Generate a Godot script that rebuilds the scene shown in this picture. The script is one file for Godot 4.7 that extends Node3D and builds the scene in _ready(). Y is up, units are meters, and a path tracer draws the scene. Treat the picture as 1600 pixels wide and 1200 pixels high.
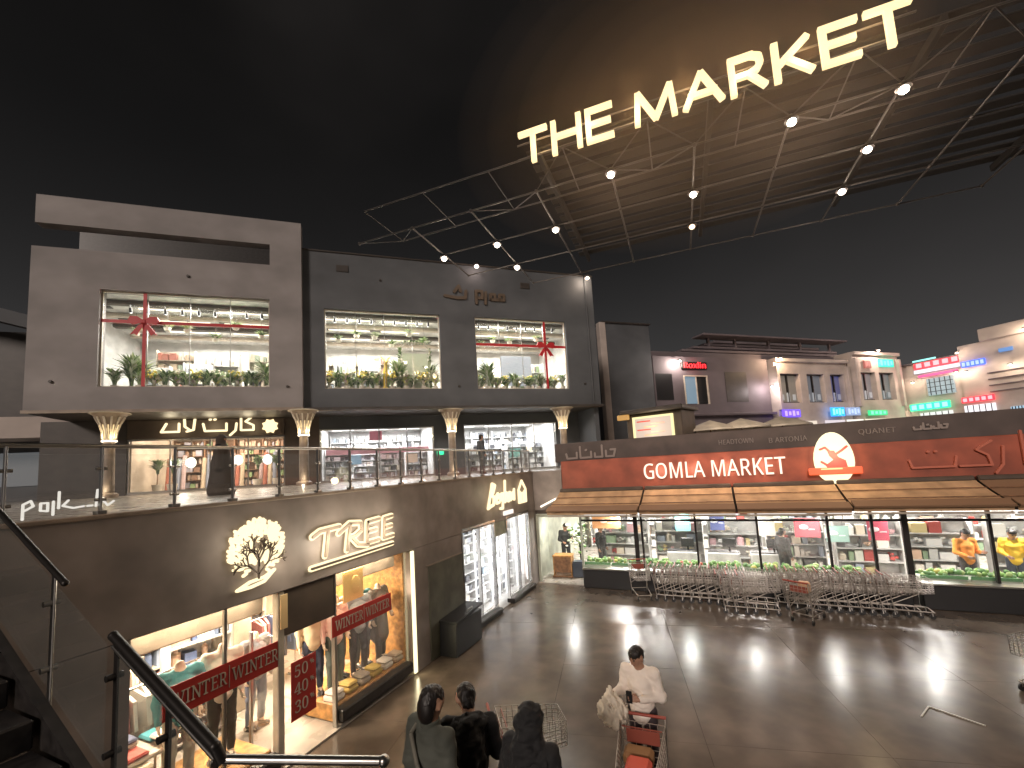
extends Node3D
# A mall plaza at night: TREE clothes shop wing, supermarket, upper deck with a two-storey store, space-frame canopy.

const WALL := -6.12            # face of the two-shop wing
const TURN2 := 0.7592182       # 43.5 degrees: the grid of the upper buildings
const P0 := Vector3(-15.22, 0, -12.72)
var M := {}
var rng := RandomNumberGenerator.new()
var taken := {}
var font_sans := SystemFont.new()
var font_serif := SystemFont.new()

class MB:
	var v := PackedVector3Array()
	var n := PackedVector3Array()
	var c := PackedColorArray()
	var col := Color.WHITE
	var xf := Transform3D()
	func put(p: Vector3, m: Vector3) -> void:
		v.append(xf * p)
		n.append((xf.basis * m).normalized())
		c.append(col)
	func tri(a: Vector3, b: Vector3, d: Vector3) -> void:
		var m := (b - a).cross(d - a).normalized()
		put(a, m); put(d, m); put(b, m)
	func trin(a: Vector3, b: Vector3, d: Vector3, na: Vector3, nb: Vector3, nd: Vector3) -> void:
		put(a, na); put(d, nd); put(b, nb)
	func quad(a: Vector3, b: Vector3, d: Vector3, e: Vector3) -> void:
		tri(a, b, d); tri(a, d, e)
	func quadn(a: Vector3, b: Vector3, d: Vector3, e: Vector3, na: Vector3, nb: Vector3, nd: Vector3, ne: Vector3) -> void:
		trin(a, b, d, na, nb, nd); trin(a, d, e, na, nd, ne)
	func box(o: Vector3, s: Vector3, b := Basis()) -> MB:
		var x := b.x * s.x * 0.5
		var y := b.y * s.y * 0.5
		var z := b.z * s.z * 0.5
		quad(o - x - y + z, o + x - y + z, o + x + y + z, o - x + y + z)
		quad(o + x - y - z, o - x - y - z, o - x + y - z, o + x + y - z)
		quad(o + x - y + z, o + x - y - z, o + x + y - z, o + x + y + z)
		quad(o - x - y - z, o - x - y + z, o - x + y + z, o - x + y - z)
		quad(o - x + y + z, o + x + y + z, o + x + y - z, o - x + y - z)
		quad(o - x - y - z, o + x - y - z, o + x - y + z, o - x - y + z)
		return self
	func span(x0: float, x1: float, y0: float, y1: float, z0: float, z1: float) -> MB:
		return box(Vector3(x0 + x1, y0 + y1, z0 + z1) * 0.5, Vector3(absf(x1 - x0), absf(y1 - y0), absf(z1 - z0)))
	func bevel(o: Vector3, s: Vector3, r: float, b := Basis()) -> MB:   # a box with chamfered edges
		r = minf(r, minf(s.x, minf(s.y, s.z)) * 0.45)
		var h := s * 0.5
		var ax := [b.x, b.y, b.z]
		for i in 3:
			var j := (i + 1) % 3
			var k := (i + 2) % 3
			for g: float in [-1.0, 1.0]:
				var q := []
				for t in [[-1, -1], [1, -1], [1, 1], [-1, 1]]:
					q.append(o + ax[i] * g * h[i] + ax[j] * float(t[0]) * (h[j] - r) + ax[k] * float(t[1]) * (h[k] - r))
				if g > 0: quad(q[0], q[1], q[2], q[3])
				else: quad(q[3], q[2], q[1], q[0])
			for g1: float in [-1.0, 1.0]:
				for g2: float in [-1.0, 1.0]:
					var a0: Vector3 = o + ax[j] * g1 * h[j] + ax[k] * g2 * (h[k] - r)
					var b0: Vector3 = o + ax[j] * g1 * (h[j] - r) + ax[k] * g2 * h[k]
					var l: Vector3 = ax[i] * (h[i] - r)
					_edge(a0, b0, l, ax[j] * g1 + ax[k] * g2)
		for gx: float in [-1.0, 1.0]:
			for gy: float in [-1.0, 1.0]:
				for gz: float in [-1.0, 1.0]:
					var p: Vector3 = o + b.x * gx * h.x + b.y * gy * (h.y - r) + b.z * gz * (h.z - r)
					var q: Vector3 = o + b.x * gx * (h.x - r) + b.y * gy * h.y + b.z * gz * (h.z - r)
					var w: Vector3 = o + b.x * gx * (h.x - r) + b.y * gy * (h.y - r) + b.z * gz * h.z
					if gx * gy * gz > 0: tri(p, q, w)
					else: tri(p, w, q)
		return self
	func _edge(a: Vector3, b: Vector3, l: Vector3, outward: Vector3) -> void:
		if (b - a).cross(l).dot(outward) > 0: quad(a - l, b - l, b + l, a + l)
		else: quad(b - l, a - l, a + l, b + l)
	func bar(p: Vector3, q: Vector3, w: float, h := -1.0, up := Vector3.UP) -> MB:
		var d := q - p
		if d.length() < 1e-5: return self
		var z := d.normalized()
		var x := up.cross(z)
		if x.length() < 1e-3: x = Vector3.RIGHT.cross(z)
		if x.length() < 1e-3: x = Vector3.BACK.cross(z)
		x = x.normalized()
		return box((p + q) * 0.5, Vector3(w, h if h > 0 else w, d.length()), Basis(x, z.cross(x), z))
	func tube(p: Vector3, q: Vector3, r0: float, r1 := -1.0, seg := 8, caps := true) -> MB:
		if r1 < 0: r1 = r0
		var z := (q - p).normalized()
		var x := (Vector3.UP if absf(z.y) < 0.9 else Vector3.RIGHT).cross(z).normalized()
		var y := z.cross(x)
		for i in seg:
			var a := TAU * i / seg
			var b := TAU * (i + 1) / seg
			var da := x * cos(a) + y * sin(a)
			var db := x * cos(b) + y * sin(b)
			quadn(p + da * r0, p + db * r0, q + db * r1, q + da * r1, da, db, db, da)
			if caps:
				tri(q, q + da * r1, q + db * r1)
				tri(p, p + db * r0, p + da * r0)
		return self
	func path(pts: Array, r: float, seg := 8) -> MB:
		for i in pts.size() - 1:
			tube(pts[i], pts[i + 1], r, r, seg)
		return self
	func lathe(prof: Array, at := Vector3.ZERO, seg := 16) -> MB:   # Vector2(radius, height), bottom to top
		for i in prof.size() - 1:
			var p: Vector2 = prof[i]
			var q: Vector2 = prof[i + 1]
			var m := Vector2(q.y - p.y, p.x - q.x).normalized()
			for k in seg:
				var a := TAU * k / seg
				var b := TAU * (k + 1) / seg
				var da := Vector3(cos(a), 0, -sin(a))
				var db := Vector3(cos(b), 0, -sin(b))
				var na := da * m.x + Vector3.UP * m.y
				var nb := db * m.x + Vector3.UP * m.y
				if p.x > 1e-5: trin(at + da * p.x + Vector3.UP * p.y, at + db * p.x + Vector3.UP * p.y, at + db * q.x + Vector3.UP * q.y, na, nb, nb)
				if q.x > 1e-5: trin(at + da * p.x + Vector3.UP * p.y, at + db * q.x + Vector3.UP * q.y, at + da * q.x + Vector3.UP * q.y, na, nb, na)
		return self
	func ball(o: Vector3, r: Vector3, seg := 10, rings := 6) -> MB:
		for i in rings:
			var t0 := PI * i / rings
			var t1 := PI * (i + 1) / rings
			for k in seg:
				var q := []
				for tk in [[t0, k], [t1, k], [t1, k + 1], [t0, k + 1]]:
					var a: float = TAU * tk[1] / seg
					q.append(Vector3(sin(tk[0]) * cos(a), cos(tk[0]), -sin(tk[0]) * sin(a)))
				quadn(o + q[0] * r, o + q[1] * r, o + q[2] * r, o + q[3] * r, (q[0] / r).normalized(), (q[1] / r).normalized(), (q[2] / r).normalized(), (q[3] / r).normalized())
		return self
	func prism(poly: PackedVector2Array, z0: float, z1: float) -> MB:   # an outline in x and y, from z0 to z1
		var area := 0.0
		for i in poly.size(): area += poly[i].cross(poly[(i + 1) % poly.size()])
		if area < 0:
			poly = poly.duplicate()
			poly.reverse()
		var t := Geometry2D.triangulate_polygon(poly)
		for i in range(0, t.size(), 3):
			var a := poly[t[i]]
			var b := poly[t[i + 1]]
			var d := poly[t[i + 2]]
			if (b - a).cross(d - a) < 0:
				var e := b
				b = d
				d = e
			tri(Vector3(a.x, a.y, z1), Vector3(b.x, b.y, z1), Vector3(d.x, d.y, z1))
			tri(Vector3(a.x, a.y, z0), Vector3(d.x, d.y, z0), Vector3(b.x, b.y, z0))
		for i in poly.size():
			var a := poly[i]
			var b := poly[(i + 1) % poly.size()]
			quad(Vector3(a.x, a.y, z0), Vector3(b.x, b.y, z0), Vector3(b.x, b.y, z1), Vector3(a.x, a.y, z1))
		return self
	func stroke(pts: Array, w: float, z0: float, z1: float) -> MB:   # a flat line with round ends, in x and y
		for i in pts.size() - 1:
			var a: Vector2 = pts[i]
			var b: Vector2 = pts[i + 1]
			if a.distance_to(b) < 1e-4: continue
			var d := (b - a).normalized() * w * 0.5
			var p := d.orthogonal()
			var o := PackedVector2Array()
			for k in 5:
				o.append(b + d.rotated(-PI / 2 + PI * k / 4))
			for k in 5:
				o.append(a - d.rotated(-PI / 2 + PI * k / 4))
			prism(o, z0 + 0.0004 * (i % 3), z1 + 0.0004 * (i % 3))
		return self
	func square_stroke(pts: Array, w: float, z0: float, z1: float) -> MB:   # the same with square ends
		for i in pts.size() - 1:
			var a: Vector2 = pts[i]
			var b: Vector2 = pts[i + 1]
			var d := (b - a).normalized() * w * 0.5
			var e := d * (0.99 if absf(d.x) < 1e-4 or absf(d.y) < 1e-4 else 0.3)
			var p := d.orthogonal()
			prism(PackedVector2Array([a - e - p, b + e - p, b + e + p, a - e + p]), z0 + 0.0006 * (i % 3), z1 + 0.0006 * (i % 3))
		return self
	func mesh() -> ArrayMesh:
		var m := ArrayMesh.new()
		if v.is_empty(): return m
		var a := []
		a.resize(Mesh.ARRAY_MAX)
		a[Mesh.ARRAY_VERTEX] = v
		a[Mesh.ARRAY_NORMAL] = n
		a[Mesh.ARRAY_COLOR] = c
		m.add_surface_from_arrays(Mesh.PRIMITIVE_TRIANGLES, a)
		return m

func mb() -> MB:
	return MB.new()

func numbered(called: String) -> String:
	var k: int = taken.get(called, -1) + 1
	taken[called] = k
	return called if k == 0 else "%s_%03d" % [called, k]

func obj(called: String, m, material: Material, parent: Node3D = self) -> MeshInstance3D:
	var o := MeshInstance3D.new()
	o.mesh = m.mesh() if m is MB else m
	o.material_override = material
	if parent == self:
		o.name = numbered(called)
		add_child(o)
	else:
		o.name = called
		parent.add_child(o, true)
	return o

func tag(o: Node3D, label: String, category := "", group := "", kind := "") -> Node3D:
	if label: o.set_meta("label", label)
	if category: o.set_meta("category", category)
	if group: o.set_meta("group", group)
	if kind: o.set_meta("kind", kind)
	return o

func thing(called: String, label: String, category: String, at := Vector3.ZERO, turn := 0.0, group := "") -> Node3D:
	var o := Node3D.new()
	o.name = numbered(called)
	add_child(o)
	o.position = at
	o.rotation.y = turn
	return tag(o, label, category, group)

func copy(o: Node3D, label: String, at: Vector3, turn := 0.0) -> Node3D:
	var r: Node3D = o.duplicate()
	var base := String(o.name)
	if base.length() > 4 and base[-4] == "_" and base.substr(base.length() - 3).is_valid_int(): base = base.substr(0, base.length() - 4)
	r.name = numbered(base)
	add_child(r)
	r.position = at
	r.rotation.y = turn
	r.set_meta("label", label)
	return r

func structure(called: String, m, material: Material) -> MeshInstance3D:
	var o := obj(called, m, material)
	o.set_meta("kind", "structure")
	return o

func mat(col: Color, rough := 0.7, metal := 0.0) -> StandardMaterial3D:
	var m := StandardMaterial3D.new()
	m.albedo_color = col.linear_to_srgb()
	m.roughness = rough
	m.metallic = metal
	return m

func glow(col: Color, energy: float, base := Color(0.06, 0.06, 0.06)) -> StandardMaterial3D:
	var m := mat(base, 0.6)
	m.emission_enabled = true
	m.emission = col.linear_to_srgb()
	m.emission_energy_multiplier = energy * 0.45
	return m

func noise_tex(freq: float, lo: float, hi: float, sd: int, size := 256, octaves := 4) -> NoiseTexture2D:
	var t := NoiseTexture2D.new()
	var f := FastNoiseLite.new()
	f.seed = sd
	f.frequency = freq
	f.fractal_octaves = octaves
	t.noise = f
	t.width = size
	t.height = size
	t.seamless = true
	var g := Gradient.new()
	g.set_color(0, Color(lo, lo, lo))
	g.set_color(1, Color(hi, hi, hi))
	t.color_ramp = g
	return t

func weather(m: StandardMaterial3D, tex: Texture2D, scale: float, rough_tex: Texture2D = null, bump: Texture2D = null, cm := 0.0) -> StandardMaterial3D:
	m.albedo_texture = tex
	m.uv1_triplanar = true
	m.uv1_world_triplanar = true
	m.uv1_scale = Vector3.ONE * scale
	if rough_tex: m.roughness_texture = rough_tex
	if bump:
		m.heightmap_enabled = true
		m.heightmap_texture = bump
		m.heightmap_scale = cm
	return m

func lamp(called: String, at: Vector3, col: Color, energy: float, size := 0.08, parent: Node3D = self) -> OmniLight3D:
	var l := OmniLight3D.new()
	l.name = called
	parent.add_child(l, true)
	l.position = at
	l.light_color = col.linear_to_srgb()
	l.light_energy = energy
	l.light_size = size
	l.omni_range = 60
	l.omni_attenuation = 2
	l.shadow_enabled = true
	return l

func spot(called: String, at: Vector3, towards: Vector3, col: Color, energy: float, angle: float, parent: Node3D = self) -> SpotLight3D:
	var l := SpotLight3D.new()
	l.name = called
	parent.add_child(l, true)
	l.look_at_from_position(parent.to_global(at), parent.to_global(towards), Vector3.UP if absf((towards - at).normalized().y) < 0.95 else Vector3.RIGHT)
	l.light_color = col.linear_to_srgb()
	l.light_energy = energy
	l.light_size = 0.06
	l.spot_range = 60
	l.spot_attenuation = 2
	l.spot_angle = angle
	l.spot_angle_attenuation = 0.9
	l.shadow_enabled = true
	return l

func panel_light(called: String, at: Vector3, size: Vector2, col: Color, energy: float, parent: Node3D = self) -> AreaLight3D:   # shines straight down
	var l := AreaLight3D.new()
	l.name = called
	parent.add_child(l, true)
	l.position = at
	l.rotation.x = -PI / 2
	l.area_size = size
	l.light_color = col.linear_to_srgb()
	l.light_energy = energy
	l.area_range = 60
	l.area_attenuation = 2
	l.shadow_enabled = true
	return l

func b2(s: float, y: float, o := 0.0) -> Vector3:   # a place on the grid of the upper buildings
	return P0 + Vector3(cos(TURN2), 0, -sin(TURN2)) * s + Vector3(sin(TURN2), 0, cos(TURN2)) * o + Vector3.UP * y

func nth(i: int) -> String:
	return ["first", "second", "third", "fourth", "fifth", "sixth", "seventh", "eighth", "ninth", "tenth", "eleventh", "twelfth", "thirteenth", "fourteenth", "fifteenth", "sixteenth", "seventeenth", "eighteenth", "nineteenth", "twentieth", "twenty-first", "twenty-second", "twenty-third", "twenty-fourth", "twenty-fifth", "twenty-sixth"][i]

func word(text: String, font: Font, height: float, depth: float) -> Mesh:   # letters whose capitals are `height` tall, centred on the origin
	var t := TextMesh.new()
	t.text = text
	t.font = font
	t.font_size = 64
	t.pixel_size = height / 46.0
	t.depth = depth
	t.curve_step = 2.0
	return t

func letters(text: String, font: Font, width: float, height: float, depth: float, material: Material, parent: Node3D, at: Vector3) -> void:   # each letter a mesh of its own, spread over the width
	var total := font.get_string_size(text, HORIZONTAL_ALIGNMENT_LEFT, -1, 64).x
	var ref := 46.0
	for i in text.length():
		if text[i] == " ": continue
		var x0 := font.get_string_size(text.substr(0, i), HORIZONTAL_ALIGNMENT_LEFT, -1, 64).x
		var w := font.get_string_size(text[i], HORIZONTAL_ALIGNMENT_LEFT, -1, 64).x
		var t := TextMesh.new()
		t.text = text[i]
		t.font = font
		t.font_size = 64
		t.pixel_size = height / ref
		t.depth = depth
		t.curve_step = 2.0
		var o := obj("letter", t, material, parent)
		var k := width / (total * t.pixel_size)
		o.scale = Vector3(k, 1, 1)
		o.position = at + Vector3(((x0 + w * 0.5) / total - 0.5) * width, 0, 0)

func strokes(lines: Array, k: float, w: float, z0: float, z1: float, m: MB, off := Vector2.ZERO, sy := 1.0) -> MB:
	for l in lines:
		var pts := []
		for p in l: pts.append(Vector2(p[0] * k, p[1] * k * sy) + off)
		if pts.size() == 1: pts.append(pts[0] + Vector2(w * 0.45, w * 0.2))
		m.stroke(pts, w, z0, z1)
	return m

# ---------- bodies: a smooth union of tapered capsules, meshed as surface nets ----------
func flesh(bones: Array, cell: float, k: float, crease := 0.0, grain := Vector3.ONE * 9.0) -> ArrayMesh:
	var lo := Vector3.ONE * 1e9
	var hi := -lo
	for b in bones:
		var r: float = maxf(b[2], b[3]) + k + cell * 2
		lo = lo.min(b[0] - Vector3.ONE * r).min(b[1] - Vector3.ONE * r)
		hi = hi.max(b[0] + Vector3.ONE * r).max(b[1] + Vector3.ONE * r)
	var nx := int((hi.x - lo.x) / cell) + 2
	var ny := int((hi.y - lo.y) / cell) + 2
	var nz := int((hi.z - lo.z) / cell) + 2
	var f := PackedFloat32Array()
	f.resize(nx * ny * nz)
	f.fill(1.0)
	for b in bones:
		var a: Vector3 = b[0]
		var d: Vector3 = b[1] - b[0]
		var r0: float = b[2]
		var r1: float = b[3]
		var dd := maxf(d.length_squared(), 1e-9)
		var reach := maxf(r0, r1) + k + cell * 1.5
		var l0 := ((a.min(b[1]) - Vector3.ONE * reach - lo) / cell).floor()
		var l1 := ((a.max(b[1]) + Vector3.ONE * reach - lo) / cell).ceil()
		for iz in range(maxi(0, int(l0.z)), mini(nz, int(l1.z) + 1)):
			for iy in range(maxi(0, int(l0.y)), mini(ny, int(l1.y) + 1)):
				var row := (iz * ny + iy) * nx
				for ix in range(maxi(0, int(l0.x)), mini(nx, int(l1.x) + 1)):
					var p := lo + Vector3(ix, iy, iz) * cell - a
					var t := clampf(p.dot(d) / dd, 0.0, 1.0)
					var e := (p - d * t).length() - r0 - (r1 - r0) * t
					var g := f[row + ix]
					var h := maxf(k - absf(g - e), 0.0) / k
					f[row + ix] = minf(g, e) - h * h * k * 0.25
	if crease > 0.0:      # folds and wrinkles
		var fold := FastNoiseLite.new()
		fold.seed = bones.size() * 7
		fold.frequency = 1.0
		fold.fractal_octaves = 2
		for i in f.size():
			if absf(f[i]) < cell * 2.5:
				var p := lo + Vector3(i % nx, (i / nx) % ny, i / (nx * ny)) * cell
				f[i] += crease * fold.get_noise_3d(p.x * grain.x + p.y * 3.0, p.y * grain.y, p.z * grain.z)
	var index := {}
	var vs := PackedVector3Array()
	var ns := PackedVector3Array()
	var step := [1, nx, nx * ny]
	for iz in nz - 1:
		for iy in ny - 1:
			for ix in nx - 1:
				var o := (iz * ny + iy) * nx + ix
				var inside := f[o] < 0.0
				if inside == (f[o + 1] < 0.0) and inside == (f[o + nx] < 0.0) and inside == (f[o + nx + 1] < 0.0):
					var u := o + nx * ny
					if inside == (f[u] < 0.0) and inside == (f[u + 1] < 0.0) and inside == (f[u + nx] < 0.0) and inside == (f[u + nx + 1] < 0.0): continue
				var sum := Vector3.ZERO
				var cnt := 0
				for ax in 3:
					for e in 4:
						var q := [0, 0, 0]
						q[(ax + 1) % 3] = e & 1
						q[(ax + 2) % 3] = e >> 1
						var s: int = o + q[0] + q[1] * nx + q[2] * nx * ny
						var v0 := f[s]
						var v1 := f[s + step[ax]]
						if (v0 < 0.0) != (v1 < 0.0):
							var w := Vector3(q[0], q[1], q[2])
							w[ax] += v0 / (v0 - v1)
							sum += w
							cnt += 1
				index[o] = vs.size()
				vs.append(lo + (Vector3(ix, iy, iz) + sum / cnt) * cell)
				ns.append(Vector3(f[o + 1] - f[o] + f[o + nx + 1] - f[o + nx], f[o + nx] - f[o] + f[o + nx + 1] - f[o + 1], f[o + nx * ny] - f[o] + f[o + nx * ny + 1] - f[o + 1]).normalized())
	var ids := PackedInt32Array()
	for o in index:
		for ax in 3:
			var s1: int = step[(ax + 1) % 3]
			var s2: int = step[(ax + 2) % 3]
			var inside := f[o] < 0.0
			if inside == (f[o + step[ax]] < 0.0): continue
			if not (index.has(o - s1) and index.has(o - s2) and index.has(o - s1 - s2)): continue
			var q := [index[o], index[o - s1], index[o - s1 - s2], index[o - s2]]
			if inside: ids.append_array(PackedInt32Array([q[0], q[2], q[1], q[0], q[3], q[2]]))
			else: ids.append_array(PackedInt32Array([q[0], q[1], q[2], q[0], q[2], q[3]]))
	var m := ArrayMesh.new()
	var arr := []
	arr.resize(Mesh.ARRAY_MAX)
	arr[Mesh.ARRAY_VERTEX] = vs
	arr[Mesh.ARRAY_NORMAL] = ns
	arr[Mesh.ARRAY_INDEX] = ids
	if vs.size(): m.add_surface_from_arrays(Mesh.PRIMITIVE_TRIANGLES, arr)
	return m

func joints(over := {}) -> Dictionary:   # a relaxed stand, facing +z, 1.72 m tall; "l" is the person's left (+x)
	var j := {
		"head": Vector3(0, 1.615, 0.02), "neck": Vector3(0, 1.46, -0.01), "chest": Vector3(0, 1.28, 0), "waist": Vector3(0, 1.08, 0), "hip": Vector3(0, 0.94, 0),
		"ls": Vector3(0.185, 1.41, -0.01), "le": Vector3(0.235, 1.13, -0.03), "lw": Vector3(0.235, 0.89, 0.05), "rs": Vector3(-0.185, 1.41, -0.01), "re": Vector3(-0.235, 1.13, -0.03), "rw": Vector3(-0.235, 0.89, 0.05),
		"lh": Vector3(0.09, 0.92, 0), "lk": Vector3(0.105, 0.5, 0.02), "la": Vector3(0.11, 0.09, -0.02), "lt": Vector3(0.12, 0.04, 0.15), "rh": Vector3(-0.09, 0.92, 0), "rk": Vector3(-0.105, 0.5, 0.02), "ra": Vector3(-0.11, 0.09, -0.02), "rt": Vector3(-0.12, 0.04, 0.15),
	}
	j.merge(over, true)
	return j

func figure(j: Dictionary, cell: float, fine := false, sleeve := 0.92) -> Dictionary:   # the meshes of one pose
	var look: Vector3 = (j.get("look", Vector3(0, 0, 1)) as Vector3).normalized()
	var up: Vector3 = (j.head - j.neck).normalized()
	var side := up.cross(look).normalized()
	var skin := []
	var bare: bool = j.get("headless", false)
	if not bare: skin.append([j.head + up * 0.045 - look * 0.015, j.head + up * 0.02 + look * 0.012, 0.092, 0.088])
	if not bare: skin.append([j.head + look * 0.015, j.head - up * 0.075 + look * 0.045, 0.078, 0.045])
	if not bare: skin.append([j.head - up * 0.005 + look * 0.098, j.head - up * 0.03 + look * 0.112, 0.009, 0.014])
	for g: float in ([] if bare else [-1.0, 1.0]): skin.append([j.head + side * 0.092 * g + up * 0.012, j.head + side * 0.094 * g - up * 0.028, 0.014, 0.01])
	skin.append([j.head - up * (0.09 if bare else 0.07) - look * 0.02, j.neck, 0.055, 0.062])
	skin.append([j.neck - up * 0.03, j.chest, 0.075, 0.12])
	skin.append([j.chest, j.waist, 0.12, 0.1])
	skin.append([j.waist, j.hip, 0.1, 0.12])
	for s: String in ["l", "r"]:
		skin.append([j.neck - up * 0.04, j[s + "s"], 0.05, 0.05])
		skin.append([j[s + "s"], j[s + "e"], 0.05, 0.038])
		skin.append([j[s + "e"], j[s + "w"], 0.038, 0.026])
		skin.append([j[s + "h"], j[s + "k"], 0.078, 0.052])
		skin.append([j[s + "k"], j[s + "a"], 0.052, 0.036])
		skin.append([j[s + "a"], j[s + "t"], 0.036, 0.028])
	var both := {}
	for s: String in ["l", "r"]:
		var hands := []
		var w: Vector3 = j[s + "w"]
		var d: Vector3 = (j.get(s + "dir", (w - j[s + "e"])) as Vector3).normalized()
		var g := 1.0 if s == "l" else -1.0
		var a := d.cross(Vector3(g, 0, 0.0)).normalized()   # across the knuckles
		if a.length() < 0.1: a = Vector3(0, 0, 1)
		var inward := a.cross(d).normalized() * g
		hands.append([w, w + d * 0.04, 0.026, 0.024])
		for f in 4:
			var across := a * (0.028 - 0.019 * f)
			var len: float = [0.066, 0.074, 0.069, 0.053][f]
			var k0 := w + d * 0.088 + across
			hands.append([w + d * 0.03 + across * 0.7, k0, 0.015, 0.0115])
			var k1 := k0 + (d * 0.86 + inward * 0.5).normalized() * len * 0.5
			hands.append([k0, k1, 0.0105, 0.0095])
			hands.append([k1, k1 + (d * 0.45 + inward * 0.9).normalized() * len * 0.55, 0.0095, 0.008])
		var t0 := w + d * 0.028 + a * 0.024
		var t1 := t0 + (d * 0.7 + a * 0.7 + inward * 0.3).normalized() * 0.04
		hands.append([t0, t1, 0.014, 0.011])
		hands.append([t1, t1 + (d * 0.9 + inward * 0.4).normalized() * 0.032, 0.0105, 0.0085])
		both[s] = flesh(hands, 0.005 if fine else 0.008, 0.008)
	var hair := [[j.head + up * 0.058 - look * 0.025, j.head + up * 0.05 + look * 0.005, 0.091, 0.09], [j.head + up * 0.02 - look * 0.045, j.head - up * 0.06 - look * 0.045, 0.085, 0.058]]
	var coat := [[j.neck - up * 0.055, j.chest, 0.085, 0.145], [j.chest + side * 0.05, j.waist + side * 0.045, 0.13, 0.12], [j.chest - side * 0.05, j.waist - side * 0.045, 0.13, 0.12], [j.waist, j.hip - Vector3(0, 0.02, 0), 0.145, 0.155]]
	for s: String in ["l", "r"]:
		coat.append([j.neck - up * 0.05, j[s + "s"], 0.07, 0.072])
		coat.append([j[s + "s"], j[s + "e"], 0.074, 0.058])
		coat.append([j[s + "e"], j[s + "e"].lerp(j[s + "w"], sleeve), 0.058, 0.042])
	var legs := [[j.hip, j.hip - Vector3(0, 0.03, 0), 0.13, 0.13]]
	var shoes := []
	for s: String in ["l", "r"]:
		legs.append([j[s + "h"], j[s + "k"], 0.1, 0.072])
		legs.append([j[s + "k"], j[s + "a"] + Vector3(0, 0.02, 0), 0.07, 0.056])
		shoes.append([j[s + "a"] - Vector3(0, 0.03, 0.02), j[s + "t"], 0.045, 0.038])
	return {"skin": flesh(skin, cell, 0.03), "hand_l": both.l, "hand_r": both.r, "hair": flesh(hair, cell * 0.7, 0.02, 0.009, Vector3(34, 8, 34)), "coat": flesh(coat, cell, 0.045, 0.013, Vector3(6, 9, 6)), "legs": flesh(legs, cell, 0.03, 0.012, Vector3(8, 8, 8)), "shoes": flesh(shoes, cell, 0.02), "j": j, "look": look, "up": up, "side": side}

func dress(root: Node3D, f: Dictionary, skin: Material, hair: Material, coat: Material, legs: Material, shoes: Material) -> void:
	obj("body", f.skin, skin, root)
	obj("hand", f.hand_l, skin, root)
	obj("hand", f.hand_r, skin, root)
	if hair: obj("hair", f.hair, hair, root)
	obj("jacket", f.coat, coat, root)
	obj("trousers", f.legs, legs, root)
	obj("shoes", f.shoes, shoes, root)

func face(root: Node3D, f: Dictionary) -> void:
	var h: Vector3 = f.j.head
	for g: float in [-1.0, 1.0]:
		obj("eye", mb().ball(h + f.side * 0.033 * g + f.up * 0.012 + f.look * 0.094, Vector3.ONE * 0.011), M.black, root)
		obj("eyebrow", mb().bar(h + f.side * 0.02 * g + f.up * 0.033 + f.look * 0.1, h + f.side * 0.048 * g + f.up * 0.03 + f.look * 0.09, 0.008), M.hair, root)
	obj("mouth", mb().bar(h - f.side * 0.022 - f.up * 0.062 + f.look * 0.089, h + f.side * 0.022 - f.up * 0.062 + f.look * 0.089, 0.01), M.lip, root)

# ---------- the scene ----------
func _ready() -> void:
	rng.seed = 7
	var cam := Camera3D.new()
	cam.name = "camera"
	add_child(cam)
	cam.position = Vector3(0, 4.25, 0)
	cam.basis = Basis(Vector3.UP, deg_to_rad(24.4318)) * Basis(Vector3.RIGHT, deg_to_rad(5.75515)) * Basis(Vector3.BACK, deg_to_rad(-3.4))
	cam.projection = Camera3D.PROJECTION_FRUSTUM      # the photograph is cropped a little off the lens axis
	cam.near = 0.05
	cam.far = 400
	cam.size = 0.05 * 2 * 600.0 / 680.0
	cam.frustum_offset = Vector2(0, 0.05 * 58.0 / 680.0)
	cam.current = true
	var we := WorldEnvironment.new()
	we.name = "world"
	add_child(we)
	var env := Environment.new()
	we.environment = env
	env.background_mode = Environment.BG_SKY
	env.sky = Sky.new()
	var sk := ProceduralSkyMaterial.new()
	sk.sky_top_color = Color(0.0014, 0.00135, 0.00135).linear_to_srgb()
	sk.sky_horizon_color = Color(0.037, 0.0355, 0.0355).linear_to_srgb()
	sk.sky_curve = 0.16
	sk.ground_bottom_color = Color(0.02, 0.019, 0.018).linear_to_srgb()
	sk.ground_horizon_color = Color(0.03, 0.028, 0.027).linear_to_srgb()
	sk.sky_cover = noise_tex(0.006, 0.0, 1.0, 31, 512, 5)      # faint uneven haze lit by the town
	sk.sky_cover_modulate = Color(0.0075, 0.0065, 0.006).linear_to_srgb()
	env.sky.sky_material = sk
	var fill_light := DirectionalLight3D.new()      # added fill that brightens the facades, standing for plaza lights behind the camera
	fill_light.name = "night_fill"
	add_child(fill_light)
	fill_light.look_at_from_position(Vector3.ZERO, -Vector3(0.06, 0.42, 1.0), Vector3.UP)
	fill_light.light_color = Color(1, 0.93, 0.88)
	fill_light.light_energy = 0.25
	fill_light.light_angular_distance = 12
	fill_light.shadow_enabled = true
	fill_light.sky_mode = DirectionalLight3D.SKY_MODE_LIGHT_ONLY
	env.volumetric_fog_enabled = true
	env.volumetric_fog_density = 0.0
	env.tonemap_mode = Environment.TONE_MAPPER_LINEAR
	env.tonemap_exposure = 2.45
	env.sdfgi_enabled = true
	env.ssao_enabled = true
	env.ssil_enabled = true
	font_sans.font_names = PackedStringArray(["Droid Sans"])
	font_serif.font_names = PackedStringArray(["Droid Serif"])
	materials()
	plaza()
	wing()
	market()
	upper_deck()
	store()
	distance()
	canopy()
	stairs()
	wing_signs()
	market_signs()
	wing_goods()
	market_goods()
	store_goods()
	carts()
	people()

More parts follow.
